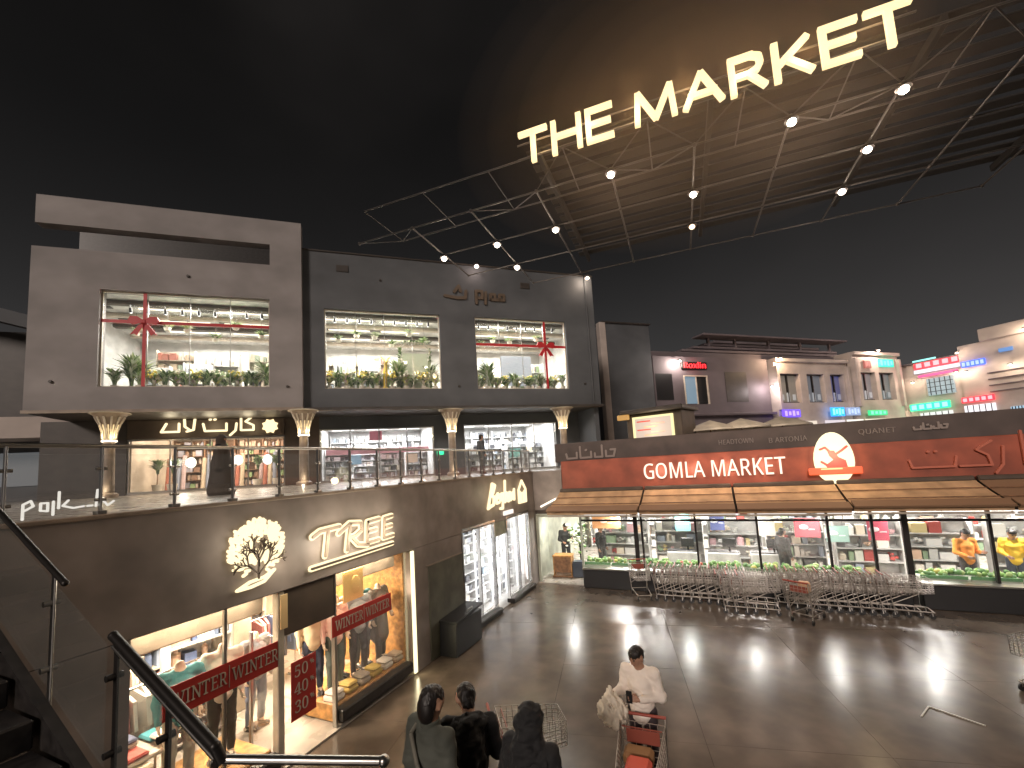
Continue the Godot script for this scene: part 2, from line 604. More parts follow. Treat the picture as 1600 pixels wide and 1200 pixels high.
func materials() -> void:
	var wear := noise_tex(0.012, 0.74, 1.0, 3)
	var grain := noise_tex(0.03, 0.6, 1.0, 5)
	var shine := noise_tex(0.02, 0.86, 1.0, 9)
	var lumps := noise_tex(0.008, 0.0, 1.0, 12, 256, 2)
	for i in 3:
		var t: float = [1.0, 0.97, 1.03][i]
		M["slab%d" % i] = weather(mat(Color(0.14 * t, 0.11 * t, 0.086 * t), [0.24, 0.25, 0.235][i]), wear, 0.35)
	for i in 3: M["slab%d" % i].metallic_specular = 0.38
	M.joint = mat(Color(0.1, 0.08, 0.063), 0.5)
	M.wing = weather(mat(Color(0.32, 0.275, 0.25), 0.55), wear, 0.3, null, grain, 0.05)
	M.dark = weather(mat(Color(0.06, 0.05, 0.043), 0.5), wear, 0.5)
	M.granite = weather(mat(Color(0.035, 0.032, 0.031), 0.35), grain, 1.2)
	M.black = mat(Color(0.012, 0.012, 0.013), 0.4)
	M.panel = weather(mat(Color(0.14, 0.14, 0.105), 0.5), wear, 0.5)
	M.steel = mat(Color(0.42, 0.41, 0.39), 0.3, 1.0)
	M.cart = mat(Color(0.46, 0.42, 0.38), 0.5, 0.9)
	M.chrome = mat(Color(0.62, 0.61, 0.6), 0.22, 1.0)
	M.darksteel = mat(Color(0.03, 0.027, 0.025), 0.4, 0.6)
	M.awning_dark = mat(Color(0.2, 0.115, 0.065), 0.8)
	M.glass = mat(Color(0.9, 0.93, 0.92), 0.02)
	M.glass.albedo_color = Color(0.9, 0.95, 0.94, 0.02)
	M.glass.transparency = BaseMaterial3D.TRANSPARENCY_ALPHA
	M.white = weather(mat(Color(0.72, 0.71, 0.69), 0.6), wear, 0.4)
	M.cream = weather(mat(Color(0.62, 0.55, 0.45), 0.6), wear, 0.4)
	M.beige = weather(mat(Color(0.6, 0.51, 0.41), 0.6), wear, 0.4)
	M.greenwhite = weather(mat(Color(0.5, 0.52, 0.42), 0.5), wear, 0.4)
	M.tile = weather(mat(Color(0.45, 0.41, 0.36), 0.3), wear, 0.4, shine)
	M.orangewood = weather(mat(Color(0.62, 0.32, 0.1), 0.45), grain, 0.8)
	M.wood = weather(mat(Color(0.3, 0.15, 0.07), 0.5), grain, 0.8)
	M.red = mat(Color(0.42, 0.028, 0.022), 0.5)
	M.ribbon = mat(Color(0.42, 0.015, 0.02), 0.45)
	M.redsign = weather(mat(Color(0.36, 0.085, 0.045), 0.5), wear, 0.3)
	M.awning = weather(mat(Color(0.68, 0.44, 0.25), 0.8), wear, 0.5)
	M.awning.backlight_enabled = true
	M.awning.backlight = Color(0.6, 0.45, 0.28)
	M.cube = weather(mat(Color(0.32, 0.295, 0.288), 0.7), wear, 0.15, null, grain, 0.1)
	M.grey = weather(mat(Color(0.105, 0.112, 0.122), 0.7), wear, 0.15, null, grain, 0.1)
	M.taupe = weather(mat(Color(0.17, 0.14, 0.152), 0.7), wear, 0.12)
	M.pale = weather(mat(Color(0.58, 0.5, 0.45), 0.7), wear, 0.15)
	M.brown = weather(mat(Color(0.09, 0.065, 0.048), 0.6), wear, 0.4)
	M.column = weather(mat(Color(0.33, 0.26, 0.2), 0.5), wear, 0.6)
	M.board = weather(mat(Color(0.07, 0.048, 0.034), 0.75), wear, 0.25, null, grain, 0.1)
	M.slat = mat(Color(0.009, 0.0075, 0.0065), 0.9)
	M.truss = mat(Color(0.05, 0.045, 0.042), 0.5, 0.3)
	M.skin = mat(Color(0.36, 0.2, 0.13), 0.55)
	M.skin.subsurf_scatter_enabled = true
	M.skin.subsurf_scatter_strength = 0.05
	M.lip = mat(Color(0.25, 0.09, 0.07), 0.5)
	M.hair = mat(Color(0.012, 0.009, 0.008), 0.5)
	M.doll = mat(Color(0.6, 0.5, 0.4), 0.45)
	M.goods = mat(Color(1, 1, 1), 0.45)
	M.goods.vertex_color_use_as_albedo = true
	M.leaf = mat(Color(1, 1, 1), 0.5)
	M.leaf.vertex_color_use_as_albedo = true
	M.leaf.backlight_enabled = true
	M.leaf.backlight = Color(0.25, 0.3, 0.1)
	M.pot = mat(Color(0.55, 0.5, 0.42), 0.5)
	M.bulb = glow(Color(1, 0.86, 0.72), 20.0)
	M.letter = glow(Color(1, 0.7, 0.34), 1.45)
	M.letterside = glow(Color(1, 0.6, 0.2), 1.2)
	M.halo = glow(Color(1, 0.78, 0.45), 1.45)
	M.pinkwhite = glow(Color(1, 0.74, 0.56), 1.5)
	M.tube = glow(Color(1, 0.97, 0.92), 3.0)
	M.tubedim = glow(Color(1, 0.95, 0.9), 1.0)
	M.tubewarm = glow(Color(1, 0.85, 0.62), 2.6)
	M.ledstrip = glow(Color(1, 0.88, 0.5), 1.7)
	M.slot = glow(Color(1, 0.72, 0.36), 1.1)

func plaza() -> void:
	structure("ground", mb().span(-120, 140, -0.6, -0.06, -160, 60), M.joint)
	var floor_root := Node3D.new()
	floor_root.name = "plaza_pavement"
	floor_root.set_meta("kind", "structure")
	add_child(floor_root)
	floor_root.rotation.y = deg_to_rad(12)
	var w := 2.36
	var meshes := []
	for i in 2: meshes.append(mb().bevel(Vector3(0, -0.03, 0), Vector3(w - 0.003, 0.06, w - 0.003), 0.0015).mesh())
	for ix in range(-2, 13):
		for iz in range(-1, 10):
			var p := Vector3(-6.1 + 0.06 + w * 0.5 + ix * w, 0, -16.7 + w * 0.5 + iz * w)
			var o := obj("paving_slab", meshes[0], M["slab%d" % (rng.randi() % 3)], floor_root)
			o.position = p + Vector3(0, rng.randf_range(-0.0015, 0.0015), 0)

func wing() -> void:
	var b := thing("shop_wing", "low brown two-shop wing whose lit windows face the plaza, under the deck railing", "building")
	var x0 := WALL - 0.3
	obj("fascia", mb().bevel(Vector3(WALL - 0.15, 3.26, -7.2), Vector3(0.3, 1.42, 16.0), 0.015), M.wing, b)
	obj("slab_edge", mb().bevel(Vector3(WALL - 0.16, 3.955, -7.2), Vector3(0.38, 0.05, 16.0), 0.01), M.column, b)
	obj("wall", mb().span(x0, WALL, 0, 2.55, -2.8, 0.8), M.wing, b)
	obj("wall", mb().span(x0, WALL, 0, 2.55, -9.86, -7.9), M.wing, b)
	obj("wall", mb().span(x0, WALL, 0, 2.55, -15.2, -14.4), M.wing, b)
	obj("wall_cap", mb().span(WALL, WALL + 0.025, 2.08, 2.1, -9.84, -8.3), M.column, b)
	obj("inner_wall", mb().span(-10.4, -10.2, 0, 3.0, -9.8, -2.4), M.cream, b)
	obj("inner_wall", mb().span(-10.2, x0, 0, 3.0, -2.6, -2.4), M.cream, b)
	obj("inner_wall", mb().span(-10.2, x0, 0, 3.0, -8.05, -7.85), M.orangewood, b)
	obj("ceiling", mb().span(-10.2, x0, 2.75, 2.85, -7.85, -2.6), M.white, b)
	obj("shop_floor", mb().span(-10.2, WALL, -0.03, 0.03, -7.85, -2.6), M.tile, b)
	obj("shutter_box", mb().bevel(Vector3(-6.62, 2.4, -3.72), Vector3(0.3, 0.34, 1.84), 0.02), M.beige, b)
	obj("shutter_box", mb().bevel(Vector3(-6.62, 2.4, -6.72), Vector3(0.3, 0.34, 1.9), 0.02), M.beige, b)
	obj("transom_panel", mb().bevel(Vector3(-6.24, 2.2, -5.25), Vector3(0.12, 0.69, 0.98), 0.01), M.brown, b)
	obj("door_post", mb().bevel(Vector3(-6.22, 1.28, -4.7), Vector3(0.14, 2.52, 0.1), 0.01), M.cream, b)
	obj("door_post", mb().bevel(Vector3(-6.22, 1.28, -5.76), Vector3(0.1, 2.52, 0.05), 0.01), M.steel, b)
	for p in [[-2.82, -4.64], [-5.79, -7.7]]:
		obj("pane", mb().span(-6.2, -6.188, 0.3, 2.55, p[0], p[1]), M.glass, b)
		obj("window_sill", mb().bevel(Vector3(-6.17, 0.2, (p[0] + p[1]) * 0.5), Vector3(0.2, 0.2, p[0] - p[1]), 0.02), M.granite, b)
		obj("display_platform", mb().bevel(Vector3(-6.8, 0.19, (p[0] + p[1]) * 0.5), Vector3(1.1, 0.3, p[0] - p[1] - 0.06), 0.02), M.orangewood, b)
	obj("mullion", mb().span(-6.21, -6.17, 0.3, 2.55, -3.9, -3.86), M.steel, b)
	obj("open_door", mb().span(-6.98, -6.22, 0.06, 1.84, -4.79, -4.775), M.glass, b)
	for x in [-6.96, -6.25]: obj("door_stile", mb().span(x - 0.025, x + 0.025, 0.05, 1.85, -4.8, -4.762), M.steel, b)
	# Begho bay: white walls, two plinths
	obj("inner_wall", mb().span(-9.7, -9.6, 0, 2.9, -14.5, -9.7), M.white, b)
	obj("inner_wall", mb().span(-9.6, x0, 0, 2.9, -9.84, -9.72), M.white, b)
	obj("inner_wall", mb().span(-9.6, x0, 0, 2.9, -14.52, -14.42), M.white, b)
	obj("ceiling", mb().span(-9.6, x0, 2.72, 2.82, -14.42, -9.84), M.white, b)
	obj("shop_floor", mb().span(-9.6, WALL, -0.03, 0.025, -14.42, -9.84), M.white, b)
	for p in [[-9.88, -11.75], [-12.55, -14.38]]:
		obj("plinth", mb().bevel(Vector3(-6.1, 0.075, (p[0] + p[1]) * 0.5), Vector3(0.26, 0.15, p[0] - p[1]), 0.02), M.darksteel, b)
		obj("window_frame", mb().span(-6.2, -6.1, 0.15, 0.22, p[0], p[1]).span(-6.2, -6.1, 2.6, 2.66, p[0], p[1]), M.chrome, b)
		for k in 3:
			var z: float = lerpf(p[0] - 0.03, p[1] + 0.03, k / 2.0)
			obj("mullion", mb().span(-6.2, -6.11, 0.22, 2.6, z - 0.025, z + 0.025), M.chrome, b)
		obj("pane", mb().span(-6.165, -6.155, 0.22, 2.6, p[0] - 0.06, p[1] + 0.06), M.glass, b)
	obj("transom_panel", mb().bevel(Vector3(-6.2, 2.36, -12.15), Vector3(0.1, 0.46, 0.76), 0.01), M.greenwhite, b)
	# lights of both shops
	var k := 0
	for p in [[-8.2, 2.73, -4.0], [-8.2, 2.73, -6.4], [-7.9, 2.70, -11.0], [-7.9, 2.70, -13.3]]:
		var warm: bool = k < 2
		tag(obj("ceiling_light_panel", mb().box(Vector3(p[0], p[1], p[2]), Vector3(1.4, 0.03, 0.9)), M.tubewarm if warm else M.tube), "%s ceiling light panel inside the %s" % [["nearer", "farther"][k % 2], "clothes shop" if warm else "white household goods shop"], "lamp", "ceiling lights in the ground floor shops")
		panel_light("shop_light", Vector3(p[0], p[1] - 0.03, p[2]), Vector2(1.4, 0.9), Color(1, 0.8, 0.58) if warm else Color(0.97, 0.98, 1), 16.0 if warm else 24.0)
		k += 1
	for p in [[-6.33, -3.7], [-6.33, -6.7]]: panel_light("window_fill", Vector3(p[0], 2.54, p[1]), Vector2(0.06, 1.6), Color(1, 0.8, 0.55), 0.55)  # added fill without a lamp body, brightens the shutter boxes
	for k2 in 7:
		var z: float = [-9.95, -10.75, -11.68, -12.15, -12.62, -13.45, -14.3][k2]
		tag(obj("added_shelf_tube", mb().tube(Vector3(-6.26, 0.3, z), Vector3(-6.26, 2.55, z), 0.018), M.tube), "added upright tube lighting the white shop shelves, %s from the near end" % nth(k2), "lamp", "added upright tubes in the white household shop")  # added tubes, invented as bodies for the shelf fill
		var wl := panel_light("window_fill", Vector3(-6.3, 1.45, z), Vector2(0.06, 2.2), Color(0.97, 0.98, 1), 0.75)  # added light that brightens the shelf fronts
		wl.rotation = Vector3(0, PI / 2, 0)
	var strip := tag(obj("led_strip", mb().bevel(Vector3(WALL + 0.02, 1.28, -7.8), Vector3(0.05, 2.5, 0.09), 0.01), M.ledstrip), "glowing yellow vertical light strip beside the clothes shop window", "light strip")
	var sl := panel_light("strip_light", Vector3(WALL + 0.06, 1.28, -7.8), Vector2(0.09, 2.4), Color(1, 0.88, 0.55), 0.5, strip)
	sl.rotation = Vector3(0, PI / 2 + PI, 0)
	obj("dark_panel", mb().bevel(Vector3(WALL + 0.012, 1.05, -9.1), Vector3(0.024, 2.04, 1.46), 0.006), M.panel, b)
	var bin := thing("low_box", "dark low box with a sloping lid against the wall between the two shops", "box", Vector3(-5.85, 0, -9.3), PI / 2)
	obj("body", mb().prism(PackedVector2Array([Vector2(-0.62, 0.02), Vector2(0.55, 0.02), Vector2(0.6, 0.72), Vector2(-0.58, 0.72)]), -0.24, 0.2), M.black, bin)
	obj("lid", mb().bar(Vector3(-0.6, 0.76, -0.02), Vector3(0.62, 0.84, -0.02), 0.5, 0.05), M.black, bin)
	obj("handle", mb().bar(Vector3(-0.1, 0.88, 0.2), Vector3(0.16, 0.9, 0.2), 0.03), M.steel, bin)

func market() -> void:
	var b := thing("supermarket", "supermarket with glass front and long red sign band under the dark parapet", "building")
	obj("sign_band", mb().bevel(Vector3(3.0, 3.73, -15.12), Vector3(16.0, 1.08, 0.24), 0.02), M.redsign, b)
	obj("corner_wall", mb().bevel(Vector3(-5.56, 3.26, -15.1), Vector3(1.12, 1.42, 0.24), 0.015), M.wing, b)
	obj("lintel", mb().span(-6.12, 11, 2.42, 3.16, -15.3, -15.06), M.brown, b)
	obj("inner_wall", mb().span(-6.4, 14, 0, 3.4, -22.2, -22.0), M.cream, b)
	obj("inner_wall", mb().span(-6.4, -6.2, 0, 3.4, -22.0, -15.2), M.greenwhite, b)
	obj("inner_wall", mb().span(12, 12.2, 0, 3.4, -22.0, -15.0), M.cream, b)
	obj("shop_floor", mb().span(-6.2, 12, -0.03, 0.03, -22.0, -14.9), M.tile, b)
	obj("ceiling", mb().span(-6.2, 12, 2.95, 3.05, -22.0, -15.31), M.white, b)
	for x in [-4.42, -2.56, -2.36, -0.72, 0.98, 2.72, 3.72, 4.42, 6.08, 7.75, 9.4]:
		var thick: bool = x in [-2.56, 4.42]
		obj("post", mb().bevel(Vector3(x, 1.25, -15.0), Vector3(0.13 if thick else 0.06, 2.44, 0.12), 0.008), M.darksteel if x != -4.42 else M.greenwhite, b)
	obj("head_rail", mb().span(-4.4, 11, 2.16, 2.22, -15.04, -14.95), M.darksteel, b)
	obj("door_frame", mb().bevel(Vector3(-6.06, 1.2, -15.06), Vector3(0.1, 2.4, 0.1), 0.01).bevel(Vector3(-5.26, 2.36, -15.06), Vector3(1.5, 0.1, 0.1), 0.01), M.greenwhite, b)
	for p in [[-4.39, -2.63], [-2.33, -0.75], [-0.69, 0.95], [1.01, 2.69], [2.75, 3.69], [3.75, 4.35], [4.49, 6.05], [6.11, 7.72], [7.78, 9.37]]:
		obj("pane", mb().span(p[0], p[1], 0.62, 2.16, -15.008, -14.996), M.glass, b)
	for p in [[-4.38, 4.3], [4.5, 11.0]]:
		obj("base", mb().bevel(Vector3((p[0] + p[1]) * 0.5, 0.3, -14.85), Vector3(p[1] - p[0], 0.6, 0.32), 0.02), M.black, b)
		obj("base_ledge", mb().bevel(Vector3((p[0] + p[1]) * 0.5, 0.63, -14.83), Vector3(p[1] - p[0], 0.05, 0.4), 0.012), M.steel, b)
	for i in 8:
		var x := -3.6 + 1.72 * i
		tag(obj("light_tube", mb().tube(Vector3(x - 0.72, 2.34, -15.16), Vector3(x + 0.72, 2.34, -15.16), 0.03), M.tubedim), "white light tube above the supermarket window, %s from its left end" % nth(i), "lamp", "light tubes over the supermarket windows")
	for i in 4:
		var p := Vector3(-3.4 + 4.4 * i, 2.93, -19.6)
		tag(obj("ceiling_light_panel", mb().box(p, Vector3(2.2, 0.03, 0.3)), M.tube), "ceiling light deep inside the supermarket, %s from the left" % nth(i), "lamp", "supermarket ceiling lights")
		panel_light("market_light", p - Vector3(0, 0.03, 0), Vector2(2.2, 0.3), Color(1, 0.96, 0.9), 18.0)
	for i in 8:
		var p := Vector3([-5.3, -3.3, -1.28, 0.63, 2.76, 4.9, 7.0, 9.0][i], 2.35, -16.15)
		var l := thing("hanging_lamp", "small hanging lamp just behind the supermarket glass, %s from the left" % nth(i), "lamp", p, 0, "hanging lamps in the supermarket")
		obj("shade", mb().lathe([Vector2(0.17, 0.0), Vector2(0.15, 0.06), Vector2(0.05, 0.16), Vector2(0, 0.17)]), M.white, l)
		obj("diffuser", mb().lathe([Vector2(0, -0.005), Vector2(0.16, 0.0), Vector2(0.16, 0.01)]), M.tube, l)
		obj("cord", mb().tube(Vector3(0, 0.16, 0), Vector3(0, 0.6, 0), 0.01, 0.01, 5), M.dark, l)
		panel_light("hanging_light", Vector3(0, -0.02, 0), Vector2(0.2, 0.2), Color(1, 0.97, 0.9), 2.6, l)
	# awnings: a fabric slope, its frame and a front bar each
	var n := 0
	for s in [[-5.05, -2.2], [-2.14, 0.4], [0.46, 2.98], [3.03, 5.9], [5.96, 8.6], [8.66, 11.2]]:
		var a := thing("awning", "beige fabric awning over the supermarket front, %s section from the left" % nth(n), "awning", Vector3.ZERO, 0, "beige awnings over the supermarket front")
		var lift: float = [0.0, 0.0, 0.0, 0.03, 0.03, 0.03][n]
		var m := mb()
		var up := Vector3(0, 0.55, -1.55).normalized()
		var sag := 0.035
		for i in 8:
			var t0 := i / 8.0
			var t1 := (i + 1) / 8.0
			var p := Vector3(s[0], 2.7 + lift, -13.42).lerp(Vector3(s[0], 3.24, -14.97), t0) - Vector3(0, sag * sin(PI * t0), 0)
			var q := Vector3(s[0], 2.7 + lift, -13.42).lerp(Vector3(s[0], 3.24, -14.97), t1) - Vector3(0, sag * sin(PI * t1), 0)
			var w := Vector3(s[1] - s[0], 0, 0)
			m.quad(p, p + w, q + w, q)
			m.quad(p - Vector3(0, 0.006, 0), q - Vector3(0, 0.006, 0), q + w - Vector3(0, 0.006, 0), p + w - Vector3(0, 0.006, 0))
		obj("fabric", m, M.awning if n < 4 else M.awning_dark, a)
		obj("shade_strip", mb().bar(Vector3(s[0], 2.755 + lift, -13.47), Vector3(s[1], 2.755 + lift, -13.47), 0.34, 0.05, up.cross(Vector3.RIGHT)), M.awning_dark, a)  # dark colour stands in for shade along the awning front
		for t: float in [0.3, 0.62]: obj("seam", mb().bar(Vector3(s[0], 2.73 + lift, -13.42).lerp(Vector3(s[0], 3.27, -14.97), t) - Vector3(0, 0.03, 0), Vector3(s[1], 2.73 + lift, -13.42).lerp(Vector3(s[1], 3.27, -14.97), t) - Vector3(0, 0.03, 0), 0.03, 0.02), M.wood, a)
		obj("under_bar", mb().bevel(Vector3((s[0] + s[1]) * 0.5, 2.53 + lift, -13.46), Vector3(s[1] - s[0], 0.05, 0.05), 0.01), M.beige, a)
		obj("valance", mb().span(s[0], s[1], 2.58 + lift, 2.68 + lift, -13.43, -13.42), M.awning, a)
		obj("front_bar", mb().bevel(Vector3((s[0] + s[1]) * 0.5, 2.71 + lift, -13.4), Vector3(s[1] - s[0], 0.06, 0.07), 0.012), M.darksteel, a)
		obj("cassette", mb().bevel(Vector3((s[0] + s[1]) * 0.5, 3.24, -14.9), Vector3(s[1] - s[0], 0.13, 0.16), 0.03), M.brown, a)
		for x in [s[0] + 0.12, (s[0] + s[1]) * 0.5, s[1] - 0.12]:
			obj("arm", mb().bar(Vector3(x, 2.62 + lift, -13.44), Vector3(x, 3.09, -14.9), 0.035), M.darksteel, a)
		n += 1
	tag(obj("light_bar", mb().bar(Vector3(-5.72, 2.72, -14.6), Vector3(-5.12, 3.02, -14.94), 0.05), M.tubewarm), "slanted white light bar in the corner beside the awning", "lamp")
	# dark parapet above the sign band
	tag(obj("parapet_wall", mb().bevel(Vector3(3.4, 4.58, -15.4), Vector3(17.4, 0.68, 0.2), 0.02), weather(mat(Color(0.085, 0.062, 0.055), 0.6), M.wing.albedo_texture, 0.3)), "dark parapet wall of the upper deck running above the red sign band", "wall")

func upper_deck() -> void:
	var m := mb()
	var poly := PackedVector2Array([Vector2(WALL - 0.01, 6), Vector2(WALL - 0.01, -15.24), Vector2(12.4, -15.24), Vector2(90, -15.24), Vector2(90, -120), Vector2(-90, -120), Vector2(-90, 6)])
	m.xf = Transform3D(Basis(Vector3(1, 0, 0), Vector3(0, 0, 1), Vector3(0, -1, 0)), Vector3(0, 3.93, 0))
	m.prism(poly, 0, 0.24)
	structure("upper_deck", m, M.tile)
	# glass railing along the deck edge
	var r := thing("deck_railing", "long glass railing with steel handrail along the edge of the upper deck", "railing")
	var z0 := -1.05
	var pane := mb().span(-0.006, 0.006, 0.03, 0.66, -0.35, 0.35).mesh()
	var post := mb().bevel(Vector3(0, 0.37, 0), Vector3(0.05, 0.74, 0.018), 0.004).bevel(Vector3(0, 0.02, 0), Vector3(0.1, 0.04, 0.09), 0.006).tube(Vector3(0, 0.5, -0.05), Vector3(0, 0.5, 0.05), 0.018).tube(Vector3(0, 0.16, -0.05), Vector3(0, 0.16, 0.05), 0.018).mesh()
	for i in 20:
		var z := z0 - 0.73 * i
		obj("post", post, M.steel, r).position = Vector3(WALL - 0.06, 3.98, z)
		if i < 19: obj("glass_panel", pane, M.glass, r).position = Vector3(WALL - 0.06, 3.98, z - 0.365)
	obj("handrail", mb().tube(Vector3(WALL - 0.06, 4.73, z0 + 0.4), Vector3(WALL - 0.06, 4.73, z0 - 0.73 * 19), 0.025, 0.025, 10), M.steel, r)
	# small glowing script strokes set behind the glass
	var g := mb()
	g.xf = Transform3D(Basis(Vector3.UP, PI / 2), Vector3(WALL - 0.16, 4.06, -2.3))
	strokes([[[-3.4, -0.6], [-3.4, 0.8], [-2.9, 1.1], [-2.7, 0.6], [-3.3, 0.2]], [[-2.2, 0.1], [-2.2, 0.8], [-1.7, 0.8], [-1.7, 0], [-2.2, 0.1]], [[-1.3, 0.9], [-1.3, -0.4]], [[-0.9, 1.8], [-0.9, 0.2]], [[-0.2, 0.9], [-0.6, 0.4], [0.2, 0.1], [1.0, 0.2]], [[1.3, 0.2], [1.7, 0.2]], [[2.1, 1.8], [2.0, 0.1]], [[2.6, 0.6], [3.0, 0.1], [3.5, 0.5]]], 0.105, 0.02, 0, 0.015, g)
	tag(obj("script_lettering", g, glow(Color(1, 0.95, 0.85), 0.8)), "small glowing white script lettering behind the left end of the deck railing", "sign")

func store() -> void:
	var b := thing("upper_store", "large two-storey store on the upper deck with three lit display windows", "building", P0, TURN2)
	# the projecting pale block on the left, with its slot near the top
	var f := 0.35
	var D := -0.1
	obj("block_wall", mb().span(-8.72, -6.73, 7.1, 13.04, D, f), M.cube, b)
	obj("block_wall", mb().span(-1.2, 0.0, 7.1, 13.04, D, f), M.cube, b)
	obj("block_wall", mb().span(-6.73, -1.2, 11.58, 13.04, D, f), M.cube, b)
	obj("block_wall", mb().span(-6.73, -1.2, 7.1, 7.93, D, f), M.cube, b)
	obj("block_frame", mb().span(-8.66, 0.0, 13.93, 15.0, D, f), M.cube, b)
	obj("block_frame", mb().span(-1.18, 0.0, 13.04, 13.93, D, f), M.cube, b)
	obj("roof", mb().span(-8.6, 13.9, 13.0, 13.2, -9, D - 0.01), M.dark, b)
	obj("parapet", mb().span(-8.6, -0.1, 13.2, 14.9, -2.3, -2.1), M.granite, b)  # dark stone colour stands in for the shaded recess behind the slot
	obj("block_side", mb().span(-8.72, -8.5, 7.1, 13.0, -9, D - 0.01), M.cube, b)
	# the long grey wall with two windows
	var g := 0.0
	var h := -0.32
	obj("wall", mb().span(0.01, 0.82, 7.1, 14.0, h, g), M.grey, b)
	obj("wall", mb().span(5.8, 7.5, 7.93, 11.45, h, g), M.grey, b)
	obj("wall", mb().span(12.3, 14.05, 7.93, 11.45, h, g), M.grey, b)
	obj("wall", mb().span(0.82, 14.05, 11.45, 14.0, h, g), M.grey, b)
	obj("wall", mb().span(0.82, 14.05, 7.1, 7.93, h, g), M.grey, b)
	obj("end_wall", mb().span(13.8, 14.05, 3.9, 14.0, -9, h - 0.01), M.grey, b)
	obj("coping", mb().bevel(Vector3(7.03, 14.03, -0.16), Vector3(14.1, 0.07, 0.44), 0.015), M.dark, b)
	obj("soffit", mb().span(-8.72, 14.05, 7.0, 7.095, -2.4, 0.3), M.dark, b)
	obj("soffit_edge", mb().span(0.0, 14.05, 6.98, 7.09, 0.02, 0.09).span(-8.74, 0.02, 6.98, 7.09, 0.36, 0.42), M.column, b)
	for q in [[-8.0, 8.1, 0.35], [-0.55, 7.95, 0.35], [6.6, 8.05, 0.0], [13.2, 8.2, 0.0], [-4.0, 12.3, 0.35], [3.2, 12.9, 0.0]]: obj("wall_fitting", mb().tube(Vector3(q[0], q[1], q[2]), Vector3(q[0], q[1], q[2] + 0.07), 0.06, 0.045, 10), M.dark, b)
	for q in [[1.6, 13.3], [10.2, 13.2]]: obj("wall_vent", mb().bevel(Vector3(q[0], q[1], 0.02), Vector3(0.5, 0.3, 0.05), 0.01), M.dark, b)
	obj("drain_pipe", mb().tube(Vector3(13.6, 7.15, 0.06), Vector3(13.6, 13.95, 0.06), 0.045, 0.045, 8), M.grey, b)
	var win := [[-6.73, -1.2, 7.93, 11.58], [0.82, 5.8, 7.93, 11.45], [7.5, 12.3, 7.93, 11.45]]
	for i in 3:
		var w: Array = win[i]
		var z: float = 0.2 if i == 0 else -0.14
		var fr := obj("window_frame", mb().span(w[0], w[0] + 0.05, w[2], w[3], z - 0.05, z + 0.02).span(w[1] - 0.05, w[1], w[2], w[3], z - 0.05, z + 0.02).span(w[0] + 0.05, w[1] - 0.05, w[2], w[2] + 0.05, z - 0.05, z + 0.02).span(w[0] + 0.05, w[1] - 0.05, w[3] - 0.05, w[3], z - 0.05, z + 0.02), M.cream, b)
		var cols := 4
		for k in cols:
			var xa: float = lerpf(w[0] + 0.05, w[1] - 0.05, k / float(cols))
			var xb: float = lerpf(w[0] + 0.05, w[1] - 0.05, (k + 1) / float(cols))
			obj("pane", mb().span(xa + 0.012, xb - 0.012, w[2] + 0.05, w[3] - 0.05, z - 0.02, z - 0.008), M.glass, fr)
			if k: obj("mullion", mb().span(xa - 0.012, xa + 0.012, w[2] + 0.05, w[3] - 0.05, z - 0.03, z), M.steel, fr)
	# upper rooms
	for r in [[-8.4, -0.06, 11.66], [0.02, 13.7, 11.6]]:
		var yc: float = r[2]
		obj("upper_floor", mb().span(r[0], r[1], 7.5, 7.6, -7.0, -0.33), M.tile, b)
		obj("window_ledge", mb().span(r[0] + 0.1, r[1] - 0.1, 7.62, 7.96, -1.4, -0.34), M.white, b)
		obj("upper_ceiling", mb().span(r[0], r[1], yc, yc + 0.1, -7.0, -0.33), M.white, b)
		obj("upper_inner_wall", mb().span(r[0], r[1], 7.6, yc, -7.1, -7.0), M.white, b)
		obj("upper_side_wall", mb().span(r[0] - 0.05, r[0], 7.6, yc, -7.0, -0.33), M.white, b)
		obj("upper_side_wall", mb().span(r[1], r[1] + 0.05, 7.6, yc, -7.0, -0.33), M.white, b)
		for k in 4:
			obj("ceiling_duct", mb().bevel(Vector3((r[0] + r[1]) * 0.5, yc - 0.1, -1.0 - 1.55 * k), Vector3(r[1] - r[0] - 0.3, 0.16, 0.3), 0.03), M.brown if k % 2 == 0 else M.beige, b)
		var x: float = r[0] + 0.7
		while x < r[1] - 0.6:
			for k in 3: obj("air_grille", mb().box(Vector3(x + 0.35 * k, yc - 0.02, -1.8 - 1.55 * k), Vector3(0.75, 0.03, 0.28)), M.dark, b)
			x += 1.9
	for p in [[-6.9, -1.1, 0], [0.3, 5.75, 1], [7.2, 12.4, 1]]:
		var w: float = p[1] - p[0]
		var yc: float = 11.63 if p[2] == 0 else 11.57
		for k in 3:
			for q in 2:
				var at := Vector3(p[0] + w * (0.27 + 0.46 * q), yc - 0.03, -1.7 - 1.55 * k)
				var lp := tag(obj("ceiling_light_tube", mb().box(Vector3.ZERO, Vector3(w * 0.36, 0.04, 0.07)), M.tubewarm), "%s ceiling tube %s behind the %s upper window" % [["left", "right"][q], ["nearest the glass", "in the middle row", "farthest back"][k], ["left", "middle", "right"][[-6.9, 0.3, 7.2].find(p[0])]], "lamp", "ceiling tubes behind the upper windows")
				lp.position = b2(at.x, at.y, at.z)
				lp.rotation.y = TURN2
		panel_light("store_light", Vector3(p[0] + w * 0.5, yc - 0.22, -1.3), Vector2(w * 0.8, 1.2), Color(1, 0.97, 0.88), 27.0, b)
		panel_light("store_light", Vector3(p[0] + w * 0.5, yc - 0.22, -5.2), Vector2(w * 0.8, 2.0), Color(1, 0.97, 0.88), 27.0, b)
	# deck-level shops, set back behind the columns
	var s := -2.2
	obj("shop_wall", mb().span(-9.6, -6.85, 3.94, 7.0, s - 0.2, s), M.dark, b)
	obj("shop_wall", mb().span(-1.05, 0.38, 3.94, 7.0, s - 0.2, s), M.brown, b)
